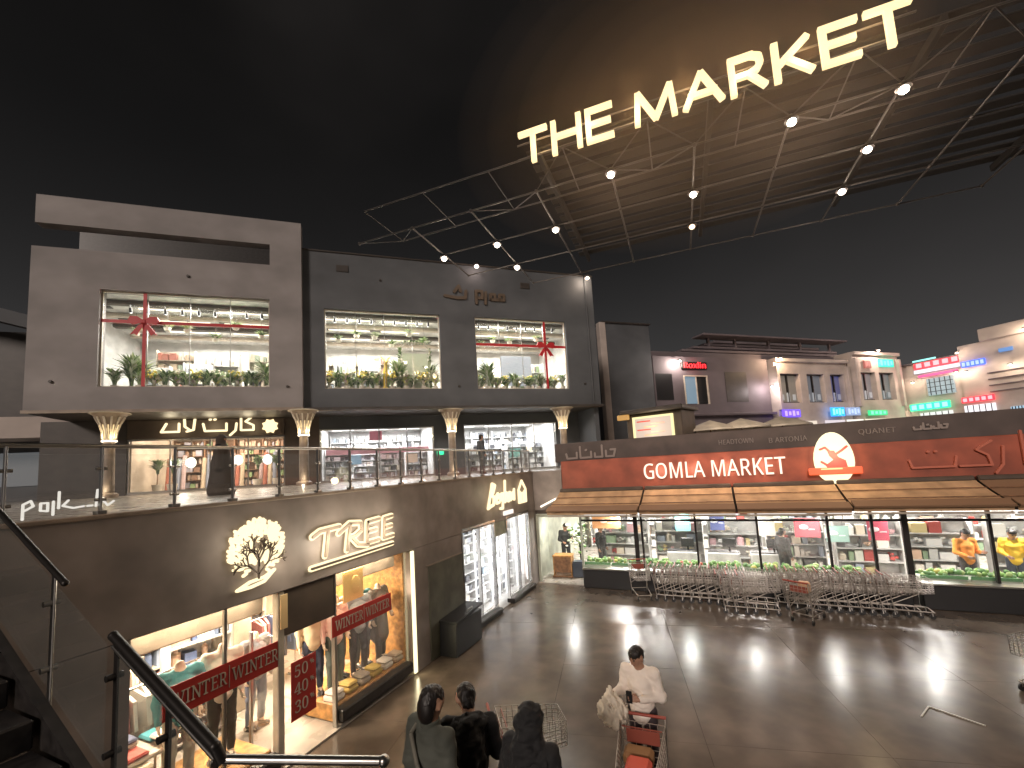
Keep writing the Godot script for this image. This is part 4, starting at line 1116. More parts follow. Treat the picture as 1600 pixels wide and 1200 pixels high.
func canopy() -> void:
	var R := deg_to_rad(3.36)
	var t := thing("space_frame", "flat steel space frame of thin tubes hanging over the plaza", "canopy", Vector3.ZERO, R)
	var xs := []
	for i in 10: xs.append(-8.29 + 1.83 * i)
	var zs := [-9.9, -11.65, -13.35, -15.1]
	var y0 := 11.0
	var y1 := 11.27
	var chord := func(called: String, p: Vector3, q: Vector3, r: float) -> void:
		obj(called, mb().tube(p, q, r * 0.72, r * 0.72, 6), M.truss, t)
	for j in 4:
		for i in 10:
			if i == 0 and j > 0: continue
			if i == 1 and j > 2: continue
			var p := Vector3(xs[i], y0, zs[j])
			obj("node", mb().ball(p, Vector3.ONE * 0.05, 8, 5), M.truss, t)
			if i < 9: chord.call("lower_chord", p, Vector3(xs[i + 1], y0, zs[j]), 0.028)
			if j < 3 and not (i == 0) and not (i == 1 and j > 1): chord.call("cross_chord", p, Vector3(xs[i], y0, zs[j + 1]), 0.034)
	for j in 3:
		for i in 9:
			var p := Vector3(xs[i] + 0.915, y1, zs[j] + 0.87)
			if i < 8 and j < 2: chord.call("upper_chord", p, p + Vector3(1.83, 0, 0), 0.028)
			if j == 0: chord.call("upper_cross_chord", p, Vector3(p.x, y1, zs[j + 1] + 0.87), 0.018)
			if j == 0 and i > 2:
				chord.call("diagonal", p, Vector3(xs[i], y0, zs[j]), 0.018)
				chord.call("diagonal", p, Vector3(xs[i + 1], y0, zs[j]), 0.018)
			if j == 1 and i % 2 == 0:
				chord.call("diagonal", p, Vector3(xs[i], y0, zs[0]), 0.018)
				chord.call("diagonal", p, Vector3(xs[i + 1], y0, zs[0]), 0.018)
	# slatted shade above the frame
	var s := thing("shade_roof", "dark slatted shade roof above the space frame", "roof", Vector3.ZERO, R)
	for i in 12: obj("slat", mb().bevel(Vector3(6.4, 11.6, -9.4 - 0.5 * i), Vector3(18.4, 0.05, 0.3), 0.01), M.slat, s)
	for x in [-2.5, 1.2, 4.9, 8.5, 12.1]: obj("bearer", mb().bevel(Vector3(x, 11.47, -12.2), Vector3(0.1, 0.18, 6.0), 0.01), M.slat, s)
	# the letters on two thin rails
	var sg := thing("market_sign", "big glowing warm letters THE MARKET high over the plaza", "sign", Vector3.ZERO, R)
	var A := {"T": [0.72, [[[0, 1], [0.72, 1]], [[0.36, 1], [0.36, 0]]]], "H": [0.72, [[[0, 0], [0, 1]], [[0.72, 0], [0.72, 1]], [[0, 0.52], [0.72, 0.52]]]], "E": [0.6, [[[0.6, 1], [0, 1], [0, 0], [0.6, 0]], [[0, 0.52], [0.54, 0.52]]]], "M": [0.92, [[[0, 0], [0.06, 1], [0.46, 0.06], [0.86, 1], [0.92, 0]]]], "A": [0.84, [[[0, 0], [0.42, 1], [0.84, 0]], [[0.15, 0.35], [0.69, 0.35]]]], "R": [0.68, [[[0, 0], [0, 1], [0.42, 1], [0.6, 0.9], [0.62, 0.7], [0.54, 0.54], [0.36, 0.46], [0, 0.46]], [[0.36, 0.46], [0.68, 0]]]], "K": [0.7, [[[0, 0], [0, 1]], [[0.66, 1], [0, 0.36]], [[0.2, 0.55], [0.7, 0]]]]}
	var text := "THE MARKET"
	var total := 0.0
	for ch in text: total += 0.42 if ch == " " else A[ch][0] + 0.26
	total -= 0.26
	var pen := 0.0
	for ch in text:
		if ch == " ":
			pen += 0.42
			continue
		var lm := mb()
		for l in A[ch][1]:
			var pts := []
			for q in l: pts.append(Vector2((pen + q[0]) / total * 7.02 - 3.51 + 0.74, 11.02 + q[1] * 0.68))
			lm.square_stroke(pts, 0.112, -8.85, -8.77)
		obj("letter", lm, M.letter, sg)
		pen += A[ch][0] + 0.26
	for y in [11.2, 11.55]: obj("rail", mb().tube(Vector3(-2.9, y, -8.92), Vector3(4.4, y, -8.92), 0.02, 0.02, 6), M.truss, sg)
	for i in 7: lamp("letter_light", Vector3(-2.3 + 1.0 * i, 11.35, -8.62), Color(1, 0.68, 0.34), 0.5, 0.15, sg)
	for i in 6:      # faint haze round the letters, thickest in the middle
		var mist := FogVolume.new()
		mist.name = numbered("sign_haze")
		mist.shape = RenderingServer.FOG_VOLUME_SHAPE_ELLIPSOID
		mist.size = Vector3(10.5, 6.4, 5.0) * (1.0 - 0.14 * i)
		var fm := FogMaterial.new()
		fm.albedo = Color(0.95, 0.84, 0.72)
		fm.density = 0.004 + 0.001 * i
		mist.material = fm
		add_child(mist)
		mist.rotation.y = R
		mist.position = Basis(Vector3.UP, R) * Vector3(0.9, 11.7, -9.0)
		tag(mist, "faint warm haze glowing around the letters THE MARKET", "haze", "", "stuff")
	# lamps at the nodes
	var spots := [[1, 1, 1], [2, 1, 1], [2, 2, 1], [3, 1, 1], [4, 0, 1], [5, 1, 1], [5, 2, 0.25], [6, 0, 1.2], [7, 0, 1.4], [7, 1, 1.4], [7, 2, 1.2]]
	var names := ["at the far left of the frame", "second from the left end", "third, in the row nearest the store", "just left of the word THE", "under the word THE", "hanging under the letter R", "dim one below the lamp under the letter R", "under the letters E and T", "nearest to the last letter T", "middle of the right-hand three", "lowest of the right-hand three"]
	for i in spots.size():
		var p := Basis(Vector3.UP, R) * Vector3(xs[spots[i][0]], y0 - 0.1, zs[spots[i][1]])
		var l := thing("canopy_lamp", "bright lamp on the space frame, " + names[i], "lamp", p, R, "lamps on the space frame")
		obj("bracket", mb().tube(Vector3(0, 0.0, 0), Vector3(0, 0.1, 0), 0.03), M.darksteel, l)
		obj("housing", mb().lathe([Vector2(0.13, 0.0), Vector2(0.11, 0.06), Vector2(0.05, 0.1), Vector2(0, 0.1)]), M.darksteel, l)
		obj("bulb", mb().ball(Vector3(0, -0.03, 0), Vector3(0.085, 0.07, 0.085)), M.bulb if spots[i][2] > 0.5 else glow(Color(1, 0.7, 0.4), 3.0), l)
		lamp("canopy_light", Vector3(0, -0.03, 0), Color(1, 0.78, 0.62), 1.15 * spots[i][2], 0.08, l)

func stairs() -> void:
	var st := thing("staircase", "dark stone staircase at the lower left rising to the upper deck", "stairs")
	obj("landing", mb().bevel(Vector3(-0.6, 1.85, -0.1), Vector3(3.7, 0.2, 2.7), 0.01), M.granite, st)
	for i in 9:
		var x := -2.45 - 0.39 * i
		obj("tread", mb().bevel(Vector3(x - 0.19, 1.95 + 0.18 * (i + 1) - 0.09, -0.35), Vector3(0.4, 0.18, 1.98), 0.012), M.granite, st)
	obj("stringer", mb().bar(Vector3(-2.4, 1.93, -1.4), Vector3(-6.05, 3.66, -1.4), 0.06, 0.3), M.granite, st)
	for i in 10:
		obj("tread", mb().bevel(Vector3(-0.6, 1.77 - 0.177 * i, -1.6 - 0.27 * i), Vector3(3.7, 0.177, 0.3), 0.012), M.granite, st)
	obj("wall", mb().span(-6.0, -2.45, 0, 1.9, -1.36, 0.6), M.dark, st)
	var r := thing("stair_railing", "steel and glass stair railing in the lower left, sloping down to a level rail", "railing")
	var e := Vector3(-2.4, 2.94, -1.46)
	var e2 := Vector3(-1.66, 2.80, -1.84)
	var top := Vector3(-6.0, 4.585, -1.41)
	obj("upper_handrail", mb().tube(top, top.lerp(e, 0.568), 0.02, 0.02, 10).ball(top.lerp(e, 0.568), Vector3.ONE * 0.022), M.darksteel, r)
	obj("handrail", mb().tube(top.lerp(e, 0.735), e, 0.026, 0.026, 12).ball(top.lerp(e, 0.735), Vector3.ONE * 0.028).tube(e, Vector3(-2.37, 2.86, -1.48), 0.026, 0.026, 12).ball(e, Vector3.ONE * 0.028), M.darksteel, r)
	obj("glass_rail", mb().tube(top.lerp(e, 0.735) - Vector3(0, 0.06, 0), e - Vector3(0, 0.06, 0), 0.012, 0.012, 8), M.steel, r)
	obj("level_rail", mb().tube(Vector3(-2.42, 2.87, -1.47), e2, 0.022, 0.022, 12).ball(e2, Vector3.ONE * 0.03), M.steel, r)
	for x in [-5.2, -4.1, -3.31, -2.79, -2.4]:
		var t: float = (x - top.x) / (e.x - top.x)
		var p := top.lerp(e, t)
		var foot := p.y - (1.0 if x > -3.6 else 0.86)
		obj("post", mb().bevel(Vector3(x, (p.y + foot) * 0.5 - 0.02, p.z), Vector3(0.045, p.y - foot, 0.014), 0.004).tube(Vector3(x, p.y - 0.2, p.z - 0.03), Vector3(x, p.y - 0.2, p.z + 0.05), 0.02).tube(Vector3(x, p.y - 0.62, p.z - 0.03), Vector3(x, p.y - 0.62, p.z + 0.05), 0.02), M.darksteel if x > -4 else M.steel, r)
	for q in [[-5.2, -4.15], [-4.05, -3.4], [-3.26, -2.84], [-2.74, -2.44]]:
		var m := mb()
		var za := -1.435
		var p0 := top.lerp(e, (q[0] - top.x) / (e.x - top.x))
		var p1 := top.lerp(e, (q[1] - top.x) / (e.x - top.x))
		m.prism(PackedVector2Array([Vector2(q[0], p0.y - 0.75), Vector2(q[1], p1.y - 0.75), Vector2(q[1], p1.y - 0.07), Vector2(q[0], p0.y - 0.07)]), za - 0.005, za + 0.005)
		obj("glass_panel", m, M.glass, r)

func wing_signs() -> void:
	# TREE: a round-crowned tree and the word, each with a glowing edge behind dark strokes
	var B := Basis(Vector3.UP, PI / 2)   # local x runs along the wall away from the camera, z out of the wall
	var t := thing("tree_emblem", "round-crowned tree emblem glowing cream on the brown wall", "sign", Vector3(WALL + 0.03, 2.76, -4.27), PI / 2)
	var g := mb()
	var r := RandomNumberGenerator.new()
	r.seed = 4
	for i in 260:
		var a := r.randf() * TAU
		var d := 0.4 * sqrt(r.randf_range(0.05, 1.0))
		var p := Vector2(cos(a) * d, 0.53 + sin(a) * d * 0.93)
		if p.y < 0.3 and absf(p.x) < 0.12: continue
		g.stroke([p, p + (p - Vector2(0, 0.25)).normalized().rotated(r.randf_range(-0.5, 0.5)) * 0.05], 0.042, 0.0, 0.02)
	strokes([[[-0.3, 0.0], [-0.12, 0.07], [0.1, 0.09], [0.26, 0.16], [0.1, 0.03], [-0.1, 0.0], [-0.3, 0.0]]], 1.0, 0.04, 0, 0.03, g)
	obj("glowing_crown", g, M.halo, t)
	var d := mb()
	var grow := func(self_ref: Callable, p: Vector2, ang: float, len: float, w: float, depth: int) -> void:
		var q := p + Vector2(cos(ang), sin(ang)) * len
		d.stroke([p, q], w, 0.03, 0.05)
		if depth == 0: return
		for k in 3: self_ref.call(self_ref, q if k != 1 else p.lerp(q, 0.7), ang + [-0.55, 0.12, 0.6][k] + r.randf_range(-0.12, 0.12), len * r.randf_range(0.55, 0.72), w * 0.72, depth - 1)
	grow.call(grow, Vector2(0.0, 0.1), PI / 2, 0.24, 0.026, 4)
	grow.call(grow, Vector2(0.0, 0.16), PI * 0.76, 0.21, 0.018, 3)
	grow.call(grow, Vector2(0.0, 0.16), PI * 0.24, 0.21, 0.018, 3)
	obj("dark_branches", d, M.brown, t)
	lamp("emblem_light", Vector3(-0.2, 0.6, 0.25), Color(1, 0.86, 0.66), 0.09, 0.2, t)
	lamp("emblem_light", Vector3(0.2, 0.3, 0.25), Color(1, 0.86, 0.66), 0.09, 0.2, t)
	var w := thing("tree_lettering", "the word TREE outlined in glowing cream with a double underline", "sign", Vector3(WALL + 0.03, 2.72, -5.16), PI / 2)
	var shapes := [
		[[[0.05, 0.55], [0.2, 0.62], [0.62, 0.64]], [[0.36, 0.62], [0.3, 0.2]]],
		[[[0.78, 0.2], [0.82, 0.45], [0.86, 0.64]], [[0.6, 0.52], [0.86, 0.66], [1.12, 0.63], [1.14, 0.5], [0.98, 0.42], [0.82, 0.4]], [[0.9, 0.4], [1.05, 0.25], [1.3, 0.2]]],
		[[[1.3, 0.62], [1.62, 0.64]], [[1.3, 0.62], [1.27, 0.24], [1.6, 0.25]], [[1.3, 0.44], [1.54, 0.45]]],
		[[[1.76, 0.63], [2.0, 0.65]], [[1.76, 0.63], [1.73, 0.25], [2.02, 0.26]], [[1.76, 0.45], [1.98, 0.46]]],
		[[[0.02, 0.05], [1.1, 0.075], [2.0, 0.1]]]]
	for i in shapes.size():
		obj("glowing_outline", strokes(shapes[i], 1.0, 0.115 if i < 4 else 0.1, 0, 0.02, mb()), M.halo, w)
		obj("letter" if i < 4 else "underline", strokes(shapes[i], 1.0, 0.05 if i < 4 else 0.036, 0.024, 0.05, mb()), M.column if i < 4 else M.brown, w)
	for x in [0.3, 1.0, 1.7]: lamp("lettering_light", Vector3(x, 0.4, 0.3), Color(1, 0.86, 0.66), 0.2, 0.2, w)
	var bg := thing("household_lettering", "glowing cream script lettering Beghna above the white shop windows", "sign", Vector3(WALL + 0.04, 3.03, -11.2), PI / 2)
	var L := [[[[0.1, 0.0], [0.3, 0.5], [0.42, 0.82], [0.6, 0.75], [0.45, 0.5], [0.3, 0.42], [0.5, 0.36], [0.46, 0.1], [0.1, 0.02]]], [[[0.62, 0.25], [0.82, 0.32], [0.76, 0.45], [0.64, 0.35], [0.66, 0.12], [0.84, 0.14]]], [[[1.1, 0.42], [0.94, 0.4], [0.92, 0.2], [1.06, 0.2], [1.12, 0.42], [1.06, -0.1], [0.9, -0.1]]], [[[1.3, 0.86], [1.24, 0.1]], [[1.26, 0.3], [1.38, 0.42], [1.42, 0.12]]], [[[1.52, 0.4], [1.5, 0.1]], [[1.52, 0.3], [1.62, 0.42], [1.66, 0.12]]], [[[1.92, 0.4], [1.78, 0.36], [1.76, 0.16], [1.88, 0.14], [1.96, 0.5], [1.94, 0.12]]]]
	for l in L: obj("letter", strokes(l, 1.0, 0.082, 0, 0.05, mb(), Vector2.ZERO, 0.85), M.halo, bg)
	obj("small_plate", mb().bevel(Vector3(1.45, -0.26, 0.02), Vector3(0.7, 0.13, 0.04), 0.01), glow(Color(1, 0.85, 0.75), 1.2), bg)
	lamp("lettering_light", Vector3(0.6, 0.35, 0.4), Color(1, 0.85, 0.55), 0.12, 0.3, bg)
	lamp("lettering_light", Vector3(1.6, 0.35, 0.4), Color(1, 0.85, 0.55), 0.12, 0.3, bg)
	var lg := thing("house_emblem", "small glowing house-shaped emblem right of the script lettering", "sign", Vector3(WALL + 0.04, 2.98, -13.82), PI / 2)
	obj("outline", strokes([[[-0.3, 0.0], [-0.3, 0.42], [0.0, 0.72], [0.3, 0.42], [0.3, 0.0], [-0.3, 0.0]], [[-0.1, 0.0], [-0.1, 0.3], [0.1, 0.3], [0.1, 0.0]], [[-0.2, 0.1], [-0.2, 0.36]], [[0.2, 0.1], [0.2, 0.36]]], 1.0, 0.07, 0, 0.05, mb()), M.halo, lg)
	# banners on the panes
	for i in 2:
		var z: float = [-3.93, -6.42][i]
		var wd: float = [1.56, 1.5][i]
		var bn := thing("winter_banner", ["red WINTER banner across the nearer clothes shop window, beside the stair rail", "red banner across the farther clothes shop window, above the mannequins"][i], "banner", Vector3(-6.17, [1.66, 1.67][i], z), PI / 2)
		obj("sheet", mb().bevel(Vector3.ZERO, Vector3(wd, [0.37, 0.34][i], 0.008), 0.002), M.red, bn)
		letters("WINTER", font_serif, wd * 0.44, 0.17, 0.006, M.cream, bn, Vector3(-wd * 0.24, 0, 0.009))
		letters("WINTER", font_serif, wd * 0.44, 0.17, 0.006, M.cream, bn, Vector3(wd * 0.24, 0, 0.009))
		obj("divider", mb().box(Vector3(0, 0, 0.006), Vector3(0.008, 0.28, 0.006)), M.cream, bn)
	var ps := thing("sale_poster", "tall red poster reading 50 40 30 beside the shop doorway", "poster", Vector3(-6.17, 1.0, -5.1), PI / 2)
	obj("sheet", mb().bevel(Vector3.ZERO, Vector3(0.46, 0.86, 0.008), 0.002), M.red, ps)
	for i in 3:
		letters(["50", "40", "30"][i], font_serif, 0.26, 0.17, 0.006, M.cream, ps, Vector3(-0.05, 0.27 - 0.26 * i, 0.009))
		letters("%", font_serif, 0.08, 0.07, 0.006, M.cream, ps, Vector3(0.15, 0.32 - 0.26 * i, 0.009))

func market_signs() -> void:
	var t := thing("supermarket_lettering", "glowing white letters GOMLA MARKET on the red band", "sign", Vector3(-0.13, 3.77, -14.96))
	letters("GOMLA MARKET", font_sans, 4.05, 0.5, 0.06, M.pinkwhite, t, Vector3(0, 0, 0.03))
	for i in 4: lamp("lettering_light", Vector3(-1.5 + 1.0 * i, 0, 0.35), Color(1, 0.7, 0.5), 0.13, 0.12, t)
	var e := thing("egg_emblem", "glowing cream oval emblem with a red figure and a red sash on the sign band", "sign", Vector3(3.05, 3.92, -14.95))
	var o := PackedVector2Array()
	for i in 28: o.append(Vector2(cos(TAU * i / 28) * (0.465 - 0.05 * sin(TAU * i / 28)), sin(TAU * i / 28) * 0.72))
	obj("oval", mb().prism(o, 0, 0.1), glow(Color(1, 0.84, 0.5), 1.5), e)
	var f := mb()
	f.prism(PackedVector2Array([Vector2(-0.12, -0.35), Vector2(0.3, -0.35), Vector2(0.26, -0.08), Vector2(0.1, 0.02), Vector2(0.02, 0.2), Vector2(-0.14, 0.22), Vector2(-0.1, 0.06), Vector2(-0.02, -0.05), Vector2(-0.22, -0.2)]), 0.1, 0.13)
	strokes([[[-0.3, 0.25], [-0.18, 0.3], [-0.1, 0.2]], [[0.05, 0.1], [0.2, 0.2], [0.32, 0.3]], [[-0.3, -0.1], [-0.1, -0.25]]], 1.0, 0.06, 0.1, 0.125, f)
	obj("red_figure", f, glow(Color(0.85, 0.03, 0.02), 0.9), e)
	obj("red_sash", mb().bevel(Vector3(-0.02, -0.36, 0.16), Vector3(1.24, 0.2, 0.05), 0.02), glow(Color(1, 0.1, 0.02), 1.1), e)
	obj("sash_mark", mb().bevel(Vector3(-0.1, -0.3, 0.19), Vector3(0.5, 0.04, 0.02), 0.005), glow(Color(1, 0.7, 0.3), 1.2), e)
	lamp("emblem_light", Vector3(0, 0.1, 0.5), Color(1, 0.78, 0.45), 0.28, 0.15, e)
	var a := mb()
	strokes([[[0, 0.4], [0.1, 0], [1.8, 0], [1.9, 0.5]], [[0.8, 0.8]], [[1.1, 0.8]], [[2.0, 0.0], [3.2, 0], [3.1, 0.5], [2.7, 0.8], [3.3, 1.2]], [[3.7, 0.9], [3.6, 0], [3.3, -0.4]], [[4.4, 1.6], [4.4, 0.0], [4.9, 0.0], [5.0, 0.5], [5.4, 0.5], [5.4, 0.0], [4.9, 0.0]]], 0.5, 0.05, 0, 0.06, a)
	strokes([[[7.2, 0.6], [7.2, 0.0], [7.9, 0.0], [7.8, 0.6], [7.2, 0.6]], [[7.9, 0.0], [9.0, 0.0], [9.0, 1.5]], [[9.0, 0.0], [10.2, 0.0], [10.0, 0.5], [9.6, 0.5]], [[10.2, 0], [11.4, 0.1], [11.0, 0.6], [10.7, 0.6]]], 0.5, 0.05, 0, 0.06, a)
	tag(obj("unlit_lettering", a, mat(Color(0.42, 0.12, 0.075), 0.4)), "unlit reddish Arabic lettering on the red band right of the oval emblem", "sign").position = Vector3(4.7, 3.55, -14.985)
	# unlit names on the parapet
	var grey := mat(Color(0.2, 0.165, 0.15), 0.5)
	var put := [["HEADTOWN", 0.68, 4.57, 1.0, 0.15], ["B ARTONIA", 2.06, 4.53, 1.0, 0.15], ["QUANET", 4.2, 4.6, 0.85, 0.14]]
	for p in put:
		var s := thing("parapet_lettering", "unlit grey letters %s on the dark parapet" % p[0], "sign", Vector3(p[1], p[2], -15.29))
		letters(p[0], font_sans, p[3], p[4], 0.03, grey, s, Vector3.ZERO)
	for i in 2:
		var g := mb()
		strokes([[[0, 0.5], [0.1, 0], [1.2, 0], [1.2, 0.6]], [[1.6, 1.2], [1.6, 0], [2.8, 0], [2.8, 0.6]], [[2.2, 0.8]], [[3.2, 0.4], [3.2, 0], [4.0, 0], [4.0, 1.2]], [[4.4, 0.6], [4.4, 0], [5.2, 0], [5.4, 0.7], [4.9, 0.7]]], [0.33, 0.13][i], [0.07, 0.05][i], 0, 0.03, g)
		tag(obj("parapet_lettering", g, grey), "unlit grey script lettering on the dark parapet, " + ["at its left end beside the store", "right of the letters QUANET"][i], "sign").position = [Vector3(-4.85, 4.36, -15.29), Vector3(5.0, 4.56, -15.29)][i]

func goods_row(m: MB, x0: float, x1: float, y: float, z: float, h: float, depth: float, cols: Array, r: RandomNumberGenerator) -> void:
	var big := cols == GROCERY
	var x := x0
	while x < x1 - 0.05:
		var w := r.randf_range(0.1, 0.42) if big else r.randf_range(0.07, 0.3)
		var hh := h * r.randf_range(0.55, 0.98)
		if x + w > x1: break
		m.col = cols[r.randi() % cols.size()] * r.randf_range(0.7, 1.1)
		m.col.a = 1
		if r.randf() < 0.12:
			x += w * 0.7
			continue
		if big and r.randf() < 0.4:      # loose packs piled up
			for k in 5: m.bevel(Vector3(x + r.randf_range(0.1, 0.9) * w, y + hh * r.randf_range(0.12, 0.75), z + r.randf_range(-0.08, 0.1)), Vector3(r.randf_range(0.06, 0.14), r.randf_range(0.05, 0.12), 0.08), 0.015, Basis(Vector3(0.3, 0.2, 1).normalized(), r.randf_range(-0.6, 0.6)))
		elif r.randf() < 0.3: m.lathe([Vector2(w * 0.42, 0), Vector2(w * 0.42, hh * 0.7), Vector2(w * 0.2, hh * 0.85), Vector2(w * 0.2, hh), Vector2(0, hh)], Vector3(x + w * 0.5, y, z), 8)
		else: m.box(Vector3(x + w * 0.5, y + hh * 0.5, z + r.randf_range(-0.02, 0.02)), Vector3(w * 0.92, hh, depth * r.randf_range(0.6, 0.95)))
		x += w + r.randf_range(0.0, 0.03)

func shelf_unit(label: String, at: Vector3, turn: float, w: float, h: float, levels: int, cols: Array, frame: Material, group: String, depth := 0.34) -> void:
	var t := thing("shelf_unit", label, "shelf", at, turn, group)
	for s: float in [-1.0, 1.0]: obj("side_panel", mb().box(Vector3(s * w * 0.5, h * 0.5, 0), Vector3(0.03, h, depth)), frame, t)
	obj("back_panel", mb().box(Vector3(0, h * 0.5, -depth * 0.5), Vector3(w, h, 0.02)), frame, t)
	var m := mb()
	var r := RandomNumberGenerator.new()
	r.seed = int(absf(at.x * 91 + at.z * 37 + at.y * 13)) + levels
	for i in levels:
		var y := 0.08 + (h - 0.1) * i / levels
		obj("shelf_board", mb().box(Vector3(0, y, 0), Vector3(w - 0.03, 0.025, depth)), frame, t)
		goods_row(m, -w * 0.5 + 0.03, w * 0.5 - 0.03, y + 0.013, 0.02, (h - 0.1) / levels - 0.05, depth * 0.7, cols, r)
	var g := tag(obj("shelf_goods", m, M.goods), label.replace("shelf unit", "mixed small goods filling the shelf unit"), "goods", "", "stuff")
	g.position = at
	g.rotation.y = turn

const WHITES := [Color(0.75, 0.75, 0.74), Color(0.5, 0.52, 0.54), Color(0.8, 0.8, 0.8), Color(0.3, 0.31, 0.33), Color(0.08, 0.08, 0.09), Color(0.62, 0.58, 0.5), Color(0.3, 0.35, 0.4), Color(0.7, 0.68, 0.66)]
const GROCERY := [Color(0.45, 0.08, 0.07), Color(0.7, 0.62, 0.5), Color(0.6, 0.5, 0.25), Color(0.25, 0.35, 0.22), Color(0.75, 0.74, 0.7), Color(0.5, 0.35, 0.25), Color(0.3, 0.34, 0.4), Color(0.65, 0.4, 0.42), Color(0.72, 0.7, 0.66), Color(0.6, 0.6, 0.58), Color(0.72, 0.68, 0.6), Color(0.55, 0.58, 0.5), Color(0.12, 0.12, 0.12)]
const CLOTH := [Color(0.1, 0.14, 0.25), Color(0.2, 0.25, 0.35), Color(0.5, 0.48, 0.45), Color(0.08, 0.08, 0.09), Color(0.35, 0.3, 0.26), Color(0.3, 0.1, 0.1), Color(0.55, 0.5, 0.4)]

func wing_goods() -> void:
	# white household shop: shelves close behind the glass
	for i in 5:
		var z: float = [-10.3, -11.18, -12.06, -12.94, -13.82][i]
		shelf_unit("white shelf unit of household goods behind the white shop glass, %s from the near end" % nth(i), Vector3(-6.95, 0.03, z), PI / 2, 0.87, 2.55, 9, WHITES, M.white, "shelf units in the white household shop", 0.36)
	for i in 4: shelf_unit("tall white shelf at the white shop back, %s from the near end" % nth(i), Vector3(-9.3, 0.03, -10.5 - 1.1 * i), PI / 2, 1.05, 2.5, 7, WHITES, M.white, "shelf units in the white household shop", 0.4)
	# clothes shop
	for i in 3:
		shelf_unit("shelf unit of folded clothes at the back wall, %s from the near end" % nth(i), Vector3(-9.95, 0.03, -3.4 - 1.5 * i), PI / 2, 1.3, 2.4, 6, CLOTH, M.cream, "shelf units of folded clothes", 0.4)
	shelf_unit("shelf unit of folded jeans standing near the shop doorway", Vector3(-8.3, 0.03, -4.75), PI / 2 - 0.2, 0.9, 1.9, 6, [Color(0.1, 0.15, 0.3), Color(0.2, 0.28, 0.45), Color(0.5, 0.52, 0.55), Color(0.55, 0.4, 0.3)], M.white, "shelf units of folded clothes", 0.4)
	var r := RandomNumberGenerator.new()
	r.seed = 21
	for i in 4:
		var at: Vector3 = [Vector3(-7.6, 0.03, -3.3), Vector3(-7.75, 0.03, -4.2), Vector3(-8.8, 0.03, -3.7), Vector3(-8.6, 0.03, -6.4)][i]
		var k := thing("clothes_rack", "steel rail of hanging clothes in the clothes shop, " + ["nearest the stair rail", "behind the WINTER banner", "behind the two front rails", "near the orange wall"][i], "clothes rack", at, PI / 2, "clothes rails")
		obj("rail", mb().tube(Vector3(-0.5, 1.45, 0), Vector3(0.5, 1.45, 0), 0.018), M.chrome, k)
		for s: float in [-0.5, 0.5]: obj("leg", mb().tube(Vector3(s, 0, 0), Vector3(s, 1.45, 0), 0.018).tube(Vector3(s, 0.02, -0.22), Vector3(s, 0.02, 0.22), 0.018), M.chrome, k)
		for g in 9:
			var c: Color = CLOTH[r.randi() % CLOTH.size()]
			var m := mb()
			var x := -0.44 + 0.11 * g
			var l := r.randf_range(0.6, 0.95)
			m.xf = Transform3D(Basis(Vector3.UP, PI / 2 + r.randf_range(-0.3, 0.3)), Vector3(x, 1.43, 0))
			m.prism(PackedVector2Array([Vector2(-0.05, 0.0), Vector2(-0.22, -0.08), Vector2(-0.27, -0.45), Vector2(-0.2, -0.46), Vector2(-0.19, -l), Vector2(0.19, -l * 0.98), Vector2(0.2, -0.46), Vector2(0.27, -0.45), Vector2(0.22, -0.08), Vector2(0.05, 0.0)]), -0.022, 0.022)
			obj("garment", m, mat(c * r.randf_range(0.8, 1.2), 0.85), k)
	var tb := thing("display_table", "pale display table with folded garments by the stair rail", "table", Vector3(-6.95, 0.33, -3.35), PI / 2)
	obj("top", mb().bevel(Vector3(0, 0.6, 0), Vector3(0.8, 0.05, 0.6), 0.015), M.cream, tb)
	for s in [[-0.35, -0.25], [0.35, -0.25], [-0.35, 0.25], [0.35, 0.25]]: obj("leg", mb().box(Vector3(s[0], 0.29, s[1]), Vector3(0.04, 0.58, 0.04)), M.steel, tb)
	for i in 5:
		tag(obj("folded_garment", mb().bevel(Vector3.ZERO, Vector3(0.3, 0.05, 0.24), 0.02), mat([Color(0.05, 0.25, 0.3), Color(0.5, 0.1, 0.08), Color(0.6, 0.55, 0.45), Color(0.6, 0.58, 0.55), Color(0.1, 0.12, 0.2)][i], 0.9)), ["teal", "red", "sand", "white", "navy"][i] + " folded garment on the pale display table", "garment").position = Vector3(-6.95 + (0.12 if i % 2 else -0.14), 0.98 + 0.052 * (i / 2), -3.35 + (0.18 if i % 3 else -0.18))
	tag(obj("lit_plinth", mb().bevel(Vector3(-6.75, 0.62, -3.08), Vector3(0.4, 0.55, 0.4), 0.03), mat(Color(0.8, 0.7, 0.5), 0.5)), "cream cube plinth at the near corner of the clothes shop window", "plinth")
	for i in 6:
		tag(obj("folded_stack", mb().bevel(Vector3(0, 0.05, 0), Vector3(0.3, 0.1, 0.26), 0.03).bevel(Vector3(0.01, 0.14, 0), Vector3(0.27, 0.07, 0.24), 0.03), mat([Color(0.6, 0.55, 0.5), Color(0.5, 0.35, 0.1), Color(0.35, 0.3, 0.25), Color(0.55, 0.4, 0.1), Color(0.7, 0.66, 0.6), Color(0.5, 0.4, 0.3)][i], 0.9)), "folded %s knitwear on the orange window platform, %s from the doorway" % [["grey", "mustard", "taupe", "ochre", "white", "fawn"][i], nth(i)], "garment").position = Vector3(-6.45, 0.34, -5.95 - 0.32 * i)
	tag(obj("fitting_cabinet", mb().bevel(Vector3(-8.6, 0.9, -5.4), Vector3(0.5, 1.75, 0.7), 0.02).span(-8.34, -8.33, 0.1, 1.7, -5.41, -5.39), M.cream), "cream cupboard inside the clothes shop seen through its doorway", "cupboard")
